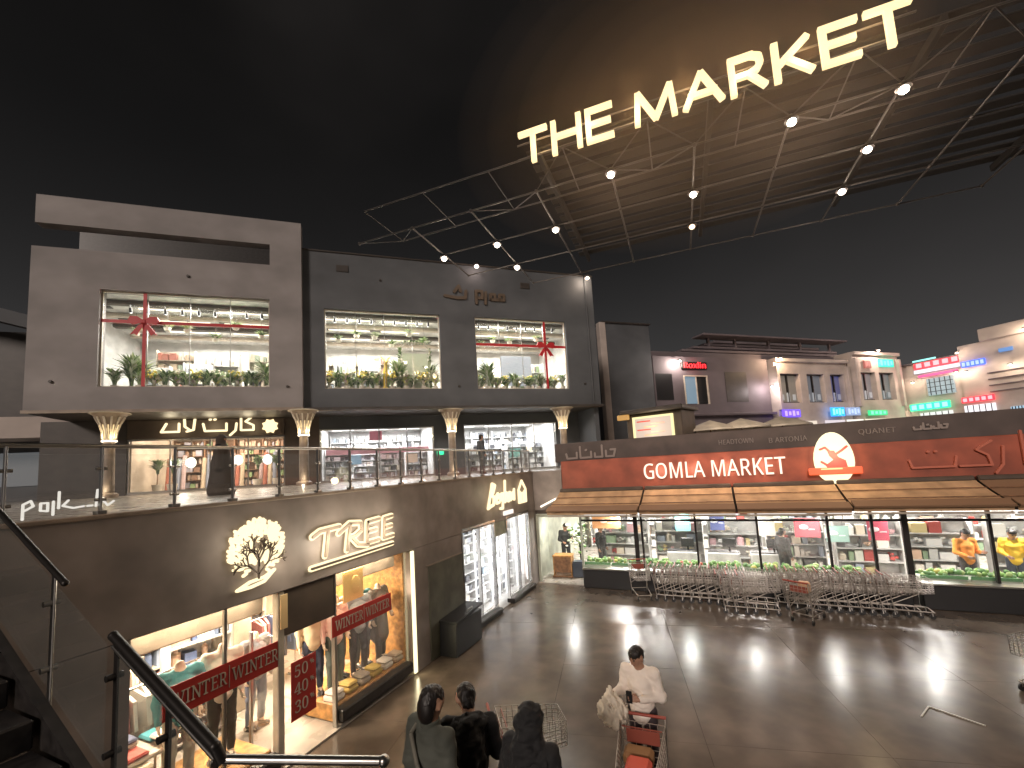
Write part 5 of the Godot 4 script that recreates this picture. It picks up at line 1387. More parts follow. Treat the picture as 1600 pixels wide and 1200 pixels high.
	tag(obj("window_poster", mb().bevel(Vector3(-6.35, 2.2, -6.35), Vector3(0.02, 0.55, 0.5), 0.004).ball(Vector3(-6.34, 2.2, -6.4), Vector3(0.02, 0.17, 0.13)), mat(Color(0.75, 0.5, 0.18), 0.6)), "orange portrait poster behind the top of the farther clothes window", "poster")
	tag(obj("window_poster", mb().bevel(Vector3(-6.12, 2.25, -4.72), Vector3(0.015, 0.5, 0.12), 0.003), mat(Color(0.7, 0.5, 0.25), 0.6)), "narrow orange poster on the white door post", "poster")

func market_goods() -> void:
	for i in 9:
		shelf_unit("grocery shelf unit on the back wall of the supermarket, %s from the left" % nth(i), Vector3(-4.9 + 1.9 * i, 0.03, -21.7), 0, 1.85, 2.6, 5, GROCERY, M.white, "grocery shelf units", 0.5)
	for i in 8:
		shelf_unit("low grocery shelf unit in the aisles of the supermarket, %s from the left" % nth(i), Vector3(-3.4 + 1.9 * i, 0.03, -17.8 - 0.5 * (i % 2)), 0, 1.7, 1.75, 4, GROCERY, M.white, "grocery shelf units", 0.5)
	# produce along the window
	var r := RandomNumberGenerator.new()
	r.seed = 5
	for i in 13:
		var x := -4.0 + 1.0 * i + (0.12 if i > 7 else 0.0)
		if absf(x - 4.42) < 0.3: continue
		var c := thing("produce_crate", "green produce crate behind the supermarket glass, %s from the left" % nth(i), "crate", Vector3(x, 0.0, -15.42), 0, "produce crates along the supermarket window")
		obj("bin", mb().bevel(Vector3(0, 0.42, 0), Vector3(0.94, 0.5, 0.5), 0.02), M.greenwhite, c)
		obj("rim", mb().span(-0.47, 0.47, 0.66, 0.74, 0.22, 0.26).span(-0.47, 0.47, 0.66, 0.74, -0.26, -0.22), mat(Color(0.06, 0.2, 0.06), 0.5), c)
		var m := mb()
		for k in 26:
			m.col = [Color(0.12, 0.28, 0.05), Color(0.2, 0.36, 0.08), Color(0.08, 0.2, 0.05), Color(0.5, 0.45, 0.1) if i % 4 == 1 else Color(0.15, 0.3, 0.07), Color(0.5, 0.08, 0.04) if i % 5 == 3 else Color(0.3, 0.4, 0.14)][r.randi() % 5]
			m.ball(Vector3(r.randf_range(-0.42, 0.42), 0.72 + r.randf() * 0.1, r.randf_range(-0.2, 0.2)), Vector3(0.07, 0.06, 0.07) * r.randf_range(0.7, 1.3), 6, 4)
		var p := tag(obj("vegetables", m, M.goods), "heap of green vegetables in the %s produce crate from the left" % nth(i), "vegetables", "", "stuff")
		p.position = Vector3(x, 0, -15.42)
	# posters and hanging cards inside
	for i in 9:
		var cc: Color = [Color(0.75, 0.35, 0.15), Color(0.15, 0.4, 0.38), Color(0.12, 0.14, 0.3), Color(0.6, 0.08, 0.08), Color(0.7, 0.66, 0.6), Color(0.55, 0.1, 0.12), Color(0.3, 0.45, 0.4), Color(0.6, 0.1, 0.15), Color(0.75, 0.6, 0.2)][i]
		var at: Vector3 = [Vector3(-3.85, 1.95, -16.4), Vector3(-1.2, 1.9, -16.6), Vector3(-0.1, 1.9, -16.8), Vector3(0.3, 2.3, -15.8), Vector3(1.35, 1.8, -16.7), Vector3(2.5, 1.7, -16.8), Vector3(3.3, 1.5, -16.9), Vector3(4.2, 1.7, -16.4), Vector3(8.2, 1.8, -16.5)][i]
		var t := thing("hanging_poster", "%s advertising card hanging inside the supermarket, %s from the left" % [["orange", "teal", "navy", "red", "off-white", "crimson", "mint", "dark pink", "yellow"][i], nth(i)], "poster", at, 0, "advertising cards in the supermarket")
		obj("card", mb().bevel(Vector3.ZERO, Vector3([1.05, 0.5, 0.45, 1.0, 0.5, 0.7, 0.6, 0.5, 0.8][i], [0.5, 0.6, 0.6, 0.2, 0.7, 0.6, 0.5, 0.6, 0.5][i], 0.012), 0.003), mat(cc, 0.6), t)
		for s: float in [-0.15, 0.15]: obj("cord", mb().tube(Vector3(s, 0.1, 0), Vector3(s, 2.94 - at.y, 0), 0.004, 0.004, 4), M.dark, t)
		obj("print", mb().ball(Vector3(-0.1, 0.02, 0.008), Vector3(0.14, 0.08, 0.004), 10, 4).box(Vector3(0.12, -0.05, 0.009), Vector3(0.16, 0.03, 0.004)), mat(cc.lerp(Color.WHITE, 0.6), 0.6), t)
	# tills, desk and entrance things
	for i in 3:
		var t := thing("checkout_counter", "white checkout counter with a dark screen inside the supermarket, %s from the left" % nth(i), "counter", Vector3(-1.3 + 1.3 * i, 0.03, -16.6), 0, "checkout counters")
		obj("body", mb().bevel(Vector3(0, 0.45, 0), Vector3(1.0, 0.9, 0.5), 0.03), M.white, t)
		obj("belt", mb().bevel(Vector3(0, 0.915, 0), Vector3(0.96, 0.03, 0.4), 0.01), M.black, t)
		var sc := obj("screen", mb().bevel(Vector3(0.2, 1.2, 0.05), Vector3(0.42, 0.3, 0.05), 0.02), M.black, t)
		obj("screen_stand", mb().tube(Vector3(0.2, 0.92, 0), Vector3(0.2, 1.08, 0.03), 0.03), M.darksteel, sc)
	var d := thing("entrance_desk", "small orange-brown wooden desk inside the supermarket entrance", "desk", Vector3(-5.45, 0.03, -15.9), 0.1)
	obj("top", mb().bevel(Vector3(0, 0.76, 0), Vector3(0.72, 0.06, 0.5), 0.01), M.orangewood, d)
	obj("front_panel", mb().bevel(Vector3(0, 0.45, 0.2), Vector3(0.66, 0.55, 0.04), 0.01), M.wood, d)
	for s: float in [-0.33, 0.33]: obj("side_panel", mb().bevel(Vector3(s, 0.37, 0), Vector3(0.04, 0.74, 0.46), 0.01), M.orangewood, d)
	obj("base", mb().bevel(Vector3(0, 0.04, 0.02), Vector3(0.76, 0.06, 0.54), 0.01), M.wood, d)
	tag(obj("dark_bin", mb().bevel(Vector3(-4.85, 0.3, -15.9), Vector3(0.44, 0.52, 0.4), 0.03).span(-5.05, -4.65, 0.57, 0.6, -16.08, -15.72), mat(Color(0.04, 0.05, 0.07), 0.4)), "dark blue-grey bin to the right of the entrance desk", "bin")
	# a stand of pale flowers in the entrance
	var fs := thing("flower_stand", "tall stand of white and pale green flowers in the supermarket entrance", "flower stand", Vector3(-4.95, 0.03, -16.5))
	obj("pole", mb().tube(Vector3.ZERO, Vector3(0, 1.2, 0), 0.03).lathe([Vector2(0.22, 0), Vector2(0.2, 0.04), Vector2(0, 0.05)]), M.darksteel, fs)
	var m := mb()
	for k in 120:
		var q := Vector3(r.randfn(0, 0.2), 1.4 + r.randfn(0, 0.28), r.randfn(0, 0.15))
		m.col = [Color(0.75, 0.75, 0.65), Color(0.6, 0.68, 0.45), Color(0.12, 0.25, 0.06), Color(0.8, 0.8, 0.74), Color(0.05, 0.09, 0.04)][r.randi() % 5]
		m.ball(q, Vector3(0.06, 0.04, 0.06) * r.randf_range(0.7, 1.5), 6, 4)
	tag(obj("flowers", m, M.goods, fs), "", "", "", "stuff")

func plant(leaves: int, h: float, spread: float, cols: Array, sd: int) -> MB:
	var m := mb()
	var r := RandomNumberGenerator.new()
	r.seed = sd
	for i in leaves:
		var a := r.randf() * TAU
		var l := h * r.randf_range(0.5, 1.0)
		var out := spread * r.randf_range(0.4, 1.0)
		var dir := Vector3(cos(a), 0, sin(a))
		var side := dir.cross(Vector3.UP)
		m.col = cols[r.randi() % cols.size()] * r.randf_range(0.7, 1.25)
		m.col.a = 1
		var p0 := dir * 0.02
		var w := r.randf_range(0.02, 0.05)
		for k in 3:
			var t := (k + 1) / 3.0
			var p1 := dir * out * t * t + Vector3.UP * l * (t - 0.35 * t * t * t)
			var w1: float = w * [1.3, 1.0, 0.1][k]
			m.quad(p0 - side * w, p0 + side * w, p1 + side * w1, p1 - side * w1)
			p0 = p1
			w = w1
	if sd in [102, 105]:
		for i in 26:
			var a := r.randf() * TAU
			m.col = [Color(0.7, 0.55, 0.08), Color(0.75, 0.7, 0.6)][0 if sd == 102 else 1] * r.randf_range(0.7, 1.1)
			m.ball(Vector3(cos(a), 0, sin(a)) * spread * r.randf_range(0.1, 0.8) + Vector3.UP * h * r.randf_range(0.45, 0.85), Vector3.ONE * r.randf_range(0.03, 0.055), 6, 4)
	return m

func store_goods() -> void:
	var greens := [Color(0.1, 0.18, 0.05), Color(0.22, 0.32, 0.12), Color(0.38, 0.44, 0.26), Color(0.05, 0.1, 0.03), Color(0.55, 0.57, 0.45), Color(0.6, 0.6, 0.52)]
	var flowers := [Color(0.12, 0.22, 0.06), Color(0.6, 0.55, 0.2), Color(0.65, 0.6, 0.5), Color(0.3, 0.4, 0.15), Color(0.6, 0.45, 0.45)]
	var protos := []
	var spans := [[-6.55, -1.4], [0.95, 5.65], [7.65, 12.15]]
	var n := 0
	for wi in 3:
		for k in 22:
			var s: float = lerpf(spans[wi][0], spans[wi][1], k / 21.0) + rng.randf_range(-0.08, 0.08)
			var v := (k * 5 + wi * 2) % 6
			var tall := (wi == 0 and k == 1) or (wi == 0 and k == 2) or (wi == 0 and k == 20) or (wi == 1 and k == 20) or (wi == 1 and k == 13) or (wi == 2 and k == 3)
			if tall: v = 6
			var at := b2(s, 7.965, -0.62 - 0.3 * (k % 3))
			var label := "%s in the %s upper window, %s from its left" % [["leafy potted plant", "spiky potted plant", "potted plant with yellow flowers", "broad pale green potted plant", "small dark potted fern", "potted plant with cream flowers", "tall potted plant"][v], ["left", "middle", "right"][wi], nth(k)]
			while protos.size() <= v: protos.append(null)
			if protos[v] == null:
				var t := thing("potted_plant", label, "plant", at, 0, "potted plants behind the upper windows")
				obj("pot", mb().lathe([Vector2(0.09, 0), Vector2(0.13, 0.2), Vector2(0.12, 0.2), Vector2(0.0, 0.17)], Vector3.ZERO, 12), M.pot, t)
				var lf := obj("leaves", plant([70, 50, 80, 45, 60, 80, 160][v], [1.05, 1.15, 0.8, 0.95, 0.7, 0.9, 2.0][v], [0.5, 0.4, 0.42, 0.52, 0.45, 0.46, 0.7][v], flowers if v in [2, 5] else greens, 100 + v), M.leaf, t)
				lf.position.y = 0.17
				protos[v] = t
			else: copy(protos[v], label, at, rng.randf() * TAU)
			n += 1
	for wi in 3:
		for k in 4:
			var s: float = lerpf(spans[wi][0], spans[wi][1], (k + 0.5) / 4.0)
			shelf_unit("%s display stand behind the plants of the %s upper window, %s from its left" % [["white", "pale"][k % 2], ["left", "middle", "right"][wi], nth(k)], b2(s, 7.6, -2.3 - 0.5 * (k % 2)), TURN2, 0.95, 1.7 + 0.3 * ((k + wi) % 3), 4, [Color(0.7, 0.7, 0.68), Color(0.55, 0.58, 0.5), Color(0.25, 0.33, 0.18), Color(0.6, 0.5, 0.4), Color(0.4, 0.42, 0.46), Color(0.1, 0.1, 0.1), Color(0.72, 0.66, 0.55)], M.white, "display stands upstairs", 0.36)
		for k in 6:
			var s: float = lerpf(spans[wi][0], spans[wi][1], (k + 0.5) / 6.0)
			var hb := thing("hanging_basket", "hanging basket of leaves in the %s upper window, %s from its left" % [["left", "middle", "right"][wi], nth(k)], "plant", b2(s, [10.3, 10.7, 10.5][k % 3], -0.9 - 0.5 * (k % 2)), rng.randf() * TAU, "hanging baskets upstairs")
			obj("basket", mb().lathe([Vector2(0.0, -0.1), Vector2(0.1, -0.08), Vector2(0.14, 0.04), Vector2(0.0, 0.03)], Vector3.ZERO, 10), M.pot, hb)
			obj("cord", mb().tube(Vector3(0, 0.03, 0), Vector3(0, 0.85, 0), 0.008, 0.008, 4), M.dark, hb)
			obj("leaves", plant(40, 0.35, 0.34, greens, 700 + k), M.leaf, hb)
		for k in 9:
			var s: float = lerpf(spans[wi][0], spans[wi][1], (k + 0.5) / 9.0)
			var tl := thing("track_lamp", "small black track lamp over the %s upper window display, %s from its left" % [["left", "middle", "right"][wi], nth(k)], "lamp", b2(s, 11.2, -0.75), TURN2, "track lamps upstairs")
			obj("body", mb().tube(Vector3(0, 0.1, 0), Vector3(0, -0.08, -0.06), 0.05, 0.06, 8), M.black, tl)
			obj("arm", mb().tube(Vector3(0, 0.1, 0), Vector3(0, 0.36, 0), 0.012, 0.012, 5), M.black, tl)
			obj("face", mb().ball(Vector3(0, -0.085, -0.062), Vector3(0.045, 0.02, 0.045), 8, 4), M.tube, tl)
	# ribbons and bows on the outer windows
	for q in [[-5.4, 10.42, -6.73, -1.2, 7.93, 11.58, 0.23, "left"], [11.15, 10.12, 7.5, 12.3, 7.93, 11.45, -0.1, "right"]]:
		var t := thing("ribbon_bow", "red ribbon with a big bow tied across the %s upper window" % q[7], "ribbon", b2(q[0], q[1], q[6]), TURN2)
		obj("vertical_ribbon", mb().span(-0.055, 0.055, q[4] - q[1] + 0.03, q[5] - q[1] - 0.03, 0.0, 0.012), M.ribbon, t)
		obj("horizontal_ribbon", mb().span(q[2] - q[0] + 0.03, q[3] - q[0] - 0.03, -0.06, 0.06, 0.014, 0.026), M.ribbon, t)
		for s: float in [-1.0, 1.0]:
			var m := mb()
			m.prism(PackedVector2Array([Vector2(0, 0.05), Vector2(s * 0.2, 0.2), Vector2(s * 0.42, 0.2), Vector2(s * 0.5, 0.02), Vector2(s * 0.38, -0.1), Vector2(0, -0.05)]), 0.03, 0.1)
			obj("bow_loop", m, M.ribbon, t)
			var u := mb()
			u.prism(PackedVector2Array([Vector2(0, 0.0), Vector2(s * 0.16, -0.12), Vector2(s * 0.42, -0.5), Vector2(s * 0.3, -0.46), Vector2(s * 0.22, -0.52), Vector2(s * 0.05, -0.2)]), 0.03, 0.06)
			obj("bow_tail", u, M.ribbon, t)
		obj("knot", mb().bevel(Vector3(0, 0, 0.08), Vector3(0.16, 0.16, 0.1), 0.03), M.ribbon, t)
	# things inside the upper rooms
	for i in 8:
		var s: float = [-6.0, -4.2, -2.2, 1.4, 3.0, 5.2, 8.6, 11.4][i]
		var room: String = ["left", "left", "left", "middle", "middle", "middle", "right", "right"][i]
		var at := b2(s, 7.6, -4.6 - 0.5 * (i % 2))
		shelf_unit("tall display shelf unit deep behind the %s upper window, %s along the store" % [room, nth(i)], at, TURN2, 1.5, 3.0, 6, WHITES if i % 2 else [Color(0.6, 0.55, 0.45), Color(0.45, 0.35, 0.25), Color(0.3, 0.35, 0.25), Color(0.65, 0.6, 0.55), Color(0.5, 0.2, 0.15)], M.cream, "display shelf units upstairs", 0.4)
	var sc := tag(obj("display_screen", mb().bevel(Vector3.ZERO, Vector3(1.7, 1.6, 0.08), 0.02), glow(Color(0.75, 0.8, 0.85), 0.55)), "pale blank display screen behind the right upper window", "screen")
	sc.position = b2(10.1, 9.2, -1.7)
	sc.rotation.y = TURN2
	var dr := [[[Vector3(0, 0.1, 0), Vector3(0.02, 0.75, 0), 0.07, 0.12], [Vector3(0.02, 0.75, 0), Vector3(0.05, 1.15, 0.05), 0.11, 0.06], [Vector3(0.05, 1.2, 0.05), Vector3(0.12, 1.3, 0.12), 0.07, 0.04], [Vector3(0.03, 1.3, 0.04), Vector3(-0.2, 1.62, 0.0), 0.025, 0.012], [Vector3(0.06, 1.3, 0.04), Vector3(0.3, 1.6, 0.0), 0.025, 0.012], [Vector3(-0.1, 1.48, 0.02), Vector3(-0.28, 1.5, 0.0), 0.016, 0.01], [Vector3(0.18, 1.46, 0.02), Vector3(0.38, 1.44, 0.0), 0.016, 0.01], [Vector3(-0.05, 0.1, 0), Vector3(-0.12, -0.02, 0.1), 0.05, 0.03], [Vector3(0.05, 0.1, 0), Vector3(0.12, -0.02, 0.1), 0.05, 0.03]]]
	var g := tag(obj("deer_figure", flesh(dr[0], 0.02, 0.04), mat(Color(0.6, 0.42, 0.06), 0.3, 0.6)), "golden antlered figure standing in the middle upper window", "figure")
	g.position = b2(3.3, 7.99, -0.6)
	g.rotation.y = TURN2
	var arch := thing("leafy_arch", "pale green leafy arch in the right half of the middle upper window", "arch", b2(4.75, 7.96, -1.1), TURN2)
	obj("frame", mb().path([Vector3(-0.7, 0, 0), Vector3(-0.7, 2.1, 0), Vector3(-0.4, 2.4, 0), Vector3(0.4, 2.4, 0), Vector3(0.7, 2.1, 0), Vector3(0.7, 0, 0)], 0.04), M.cream, arch)
	obj("panel", mb().span(-0.6, 0.6, 0.1, 1.9, -0.06, -0.03), mat(Color(0.5, 0.55, 0.42), 0.7), arch)
	var lm := mb()
	for k in 40:
		var t := k / 39.0 * 5.5
		var at := Vector3(-0.7, t, 0) if t < 2.1 else (Vector3(0.7, 5.5 - t, 0) if t > 3.4 else Vector3(-0.7 + (t - 2.1) / 1.3 * 1.4, 2.35, 0))
		var pl := plant(9, 0.3, 0.22, greens, 300 + k)
		pl.xf = Transform3D()
		for q in pl.v.size():
			lm.v.append(pl.v[q] + at)
			lm.n.append(pl.n[q])
			lm.c.append(pl.c[q])
	tag(obj("foliage", lm, M.leaf, arch), "", "", "", "stuff")
	# ground floor of the store
	var pb := tag(obj("pink_band", mb().bevel(Vector3.ZERO, Vector3(4.9, 0.26, 0.05), 0.01), mat(Color(0.62, 0.3, 0.34), 0.6)), "pink band hanging inside the middle white deck shop", "banner")
	pb.position = b2(3.05, 5.35, -3.0)
	pb.rotation.y = TURN2
	for i in 4:
		var pc := tag(obj("price_card", mb().bevel(Vector3.ZERO, Vector3(0.6, 0.45, 0.03), 0.01), mat([Color(0.3, 0.5, 0.7), Color(0.65, 0.5, 0.4), Color(0.2, 0.45, 0.4), Color(0.6, 0.2, 0.25)][i], 0.6)), "%s card hanging in the white deck shops" % ["sky blue", "tan", "green", "rose"][i], "card")
		pc.position = b2([1.9, 4.6, 10.2, 2.9][i], [4.95, 4.9, 4.9, 6.1][i], -2.9)
		pc.rotation.y = TURN2
	for i in 3:
		for k in 4:
			var a: float = [-6.4, 0.9, 7.7][i]
			var w: float = 1.3
			shelf_unit("%s shelf unit at the %s deck shop back, %s from the left" % [["brown", "white", "white"][i], ["carpet", "middle white", "right white"][i], nth(k)], b2(a + w * 1.02 * k + 0.3, 3.96, -6.85), TURN2, w, 2.5, 6, WHITES if i else [Color(0.4, 0.3, 0.22), Color(0.5, 0.42, 0.35), Color(0.25, 0.15, 0.1), Color(0.2, 0.3, 0.15), Color(0.35, 0.35, 0.42)], M.white if i else M.wood, "shelf units in the deck shops", 0.45)
			if i: shelf_unit("low white shelf unit near the %s deck shop glass, %s from the left" % [["", "middle white", "right white"][i], nth(k)], b2(a + w * 1.0 * k + 0.2, 3.96, -3.6 - 0.7 * (k % 2)), TURN2, w * 0.9, 1.6, 5, WHITES, M.white, "shelf units in the deck shops", 0.45)
	for i in 4:
		var at := b2([-6.2, -5.55, -2.35, -1.5][i], 3.96, [-3.3, -3.0, -3.2, -2.9][i])
		var lb: String = "slim potted tree behind the glass of the carpet shop, %s from the left" % nth(i)
		var t := thing("potted_tree", lb, "plant", at, 0.5 * i, "potted trees in the carpet shop")
		obj("pot", mb().lathe([Vector2(0.14, 0), Vector2(0.2, 0.35), Vector2(0.18, 0.35), Vector2(0, 0.3)], Vector3.ZERO, 12), M.pot, t)
		obj("trunk", mb().tube(Vector3(0, 0.3, 0), Vector3(0.03, 0.9, 0), 0.025, 0.018), M.wood, t)
		obj("leaves", plant(110, 1.0, 0.45, [Color(0.1, 0.18, 0.06), Color(0.2, 0.28, 0.14), Color(0.3, 0.34, 0.25)], 500 + i), M.leaf, t).position = Vector3(0.03, 0.8, 0)
	for i in 3:
		var at := b2([-5.0, -3.05, -2.0][i], 5.2, [-3.4, -2.9, -3.6][i])
		var t := thing("pendant_lamp", "glowing pendant lamp in the carpet shop, %s from the left" % nth(i), "lamp", at, 0, "pendant lamps in the carpet shop")
		obj("shade", mb().ball(Vector3.ZERO, Vector3(0.2, 0.24, 0.2), 12, 8), glow([Color(0.9, 1, 0.75), Color(1, 0.78, 0.6), Color(0.9, 0.95, 1)][i], 2.2), t)
		obj("cord", mb().tube(Vector3(0, 0.2, 0), Vector3(0, 1.5, 0), 0.01, 0.01, 5), M.dark, t)
		lamp("pendant_light", Vector3(0, 0, 0.3), Color(1, 0.9, 0.75), 0.5, 0.2, t)
	for i in 4:
		var at := b2([-6.0, -4.6, -3.6, -2.2][i], 3.96, -4.6)
		var t := thing("carpet_roll_stand", "rolled carpets standing inside the carpet shop, %s group from the left" % nth(i), "carpets", at, TURN2, "rolled carpets")
		for k in 4: obj("carpet_roll", mb().tube(Vector3(-0.3 + 0.2 * k, 0, 0), Vector3(-0.3 + 0.2 * k + 0.03, 1.5 + 0.15 * (k % 2), -0.15), 0.09, 0.09, 10), mat([Color(0.35, 0.12, 0.08), Color(0.45, 0.36, 0.26), Color(0.2, 0.22, 0.28), Color(0.4, 0.3, 0.3)][(k + i) % 4], 0.9), t)

func make_cart(label: String, at: Vector3, turn: float) -> Node3D:
	var t := thing("shopping_cart", label, "shopping cart", at, turn, "shopping carts")
	var c := func(u: float, y: float, z: float) -> Vector3:   # a point of the tapering basket
		var k := (z + 0.42) / 0.87
		return Vector3(u * lerpf(0.27, 0.2, k), lerpf(lerpf(0.52, 0.6, k), lerpf(0.98, 0.9, k), y), z)
	var m := mb()
	var w := 0.0065
	for i in 7:
		var y := i / 6.0
		for s: float in [-1.0, 1.0]: m.bar(c.call(s, y, -0.42), c.call(s, y, 0.45), w)
		m.bar(c.call(-1, y, 0.45), c.call(1, y, 0.45), w)
		m.bar(c.call(-1, y, -0.42), c.call(1, y, -0.42), w)
	for i in 12:
		var z := lerpf(-0.42, 0.45, i / 11.0)
		for s: float in [-1.0, 1.0]: m.bar(c.call(s, 0, z), c.call(s, 1, z), w)
		m.bar(c.call(-1, 0, z), c.call(1, 0, z), w)
	for i in 7:
		var u := -1.0 + i / 3.0
		m.bar(c.call(u, 0, -0.42), c.call(u, 0, 0.45), w)
		m.bar(c.call(u, 0, 0.45), c.call(u, 1, 0.45), w)
		m.bar(c.call(u, 0, -0.42), c.call(u, 1, -0.42), w)
	obj("basket", m, M.cart, t)
	var f := mb()
	for s: float in [-1.0, 1.0]:
		f.path([Vector3(s * 0.27, 1.02, -0.52), Vector3(s * 0.26, 0.6, -0.42), Vector3(s * 0.24, 0.2, -0.36), Vector3(s * 0.2, 0.16, 0.4)], 0.013, 6)
		f.tube(Vector3(s * 0.25, 0.34, -0.38), Vector3(s * 0.19, 0.57, 0.15), 0.011, 0.011, 6)
	f.tube(Vector3(-0.2, 0.16, 0.4), Vector3(0.2, 0.16, 0.4), 0.013, 0.013, 6)
	f.tube(Vector3(-0.24, 0.2, -0.3), Vector3(0.24, 0.2, -0.3), 0.011, 0.011, 6)
	obj("frame", f, M.cart, t)
	obj("handle", mb().tube(Vector3(-0.28, 1.02, -0.52), Vector3(0.28, 1.02, -0.52), 0.019, 0.019, 8), mat(Color(0.3, 0.05, 0.03), 0.5), t)
	obj("child_seat", mb().bar(c.call(-0.9, 0.95, -0.34), c.call(0.9, 0.95, -0.34), 0.012).bevel(Vector3(0, 0.82, -0.4), Vector3(0.4, 0.16, 0.012), 0.004), mat(Color(0.25, 0.06, 0.04), 0.5), t)
	for p in [[-0.23, -0.36], [0.23, -0.36], [-0.19, 0.36], [0.19, 0.36]]:
		var wh := obj("wheel", mb().tube(Vector3(p[0] - 0.012, 0.06, p[1]), Vector3(p[0] + 0.012, 0.06, p[1]), 0.06, 0.06, 12), M.black, t)
		obj("fork", mb().bar(Vector3(p[0], 0.07, p[1]), Vector3(p[0], 0.18, p[1]), 0.02, 0.035), M.steel, wh)
	return t

func carts() -> void:
	var a := make_cart("lone shopping cart standing nose out at the left end of the cart rows", Vector3(-2.38, 0, -14.1), 0.35)
	for i in 11: copy(a, "shopping cart nested in the left cart row, %s from its left end" % nth(i), Vector3(-1.55 + 0.235 * i, 0, -14.05), PI / 2 + 0.02 * sin(i * 2.1))
	for i in 12: copy(a, "shopping cart nested in the right cart row, %s from its left end" % nth(i), Vector3(1.55 + 0.225 * i, 0, -14.1), PI / 2 + 0.02 * sin(i * 1.7))
	for i in 3: copy(a, "shopping cart in the short front row between the two long rows, %s from the left" % nth(i), Vector3(0.25 + 0.26 * i, 0, -13.45), PI / 2 + 0.06)
	copy(a, "lone shopping cart with a peach parcel standing in front of the right cart row", Vector3(1.78, 0, -13.2), 2.6)
	tag(obj("parcel", mb().bevel(Vector3(1.76, 0.78, -13.25), Vector3(0.26, 0.26, 0.22), 0.04), mat(Color(0.6, 0.36, 0.2), 0.6)), "peach-coloured parcel in the lone cart before the right cart row", "parcel")
	copy(a, "shopping cart cut off by the right edge of the picture", Vector3(4.72, 0, -10.45), -1.1)
	copy(a, "shopping cart piled with a red pack, pushed by the man in the white top", Vector3(-1.1, 0, -5.4), 0.04)
	tag(obj("shopping_pack", mb().bevel(Vector3(-1.09, 0.76, -5.25), Vector3(0.28, 0.2, 0.3), 0.04), mat(Color(0.6, 0.07, 0.03), 0.5)), "bright red pack lying in the cart of the man in the white top", "pack")
	tag(obj("shopping_pack", mb().bevel(Vector3(-1.14, 0.72, -5.58), Vector3(0.34, 0.16, 0.24), 0.04), mat(Color(0.3, 0.16, 0.07), 0.7)), "brown box behind the red pack in the man's cart", "box")
	tag(obj("floor_strip", mb().bar(Vector3(2.54, 0.008, -9.07), Vector3(2.75, 0.008, -9.43), 0.02, 0.012).bar(Vector3(2.75, 0.008, -9.43), Vector3(3.27, 0.008, -9.06), 0.02, 0.012), mat(Color(0.5, 0.47, 0.42), 0.4)), "thin bent pale strip lying on the plaza floor at the lower right", "strap")  # thin pale bars meeting in a bend on the slabs
	copy(a, "shopping cart glimpsed between the two dark figures at the bottom", Vector3(-2.55, 0, -5.6), 2.2)

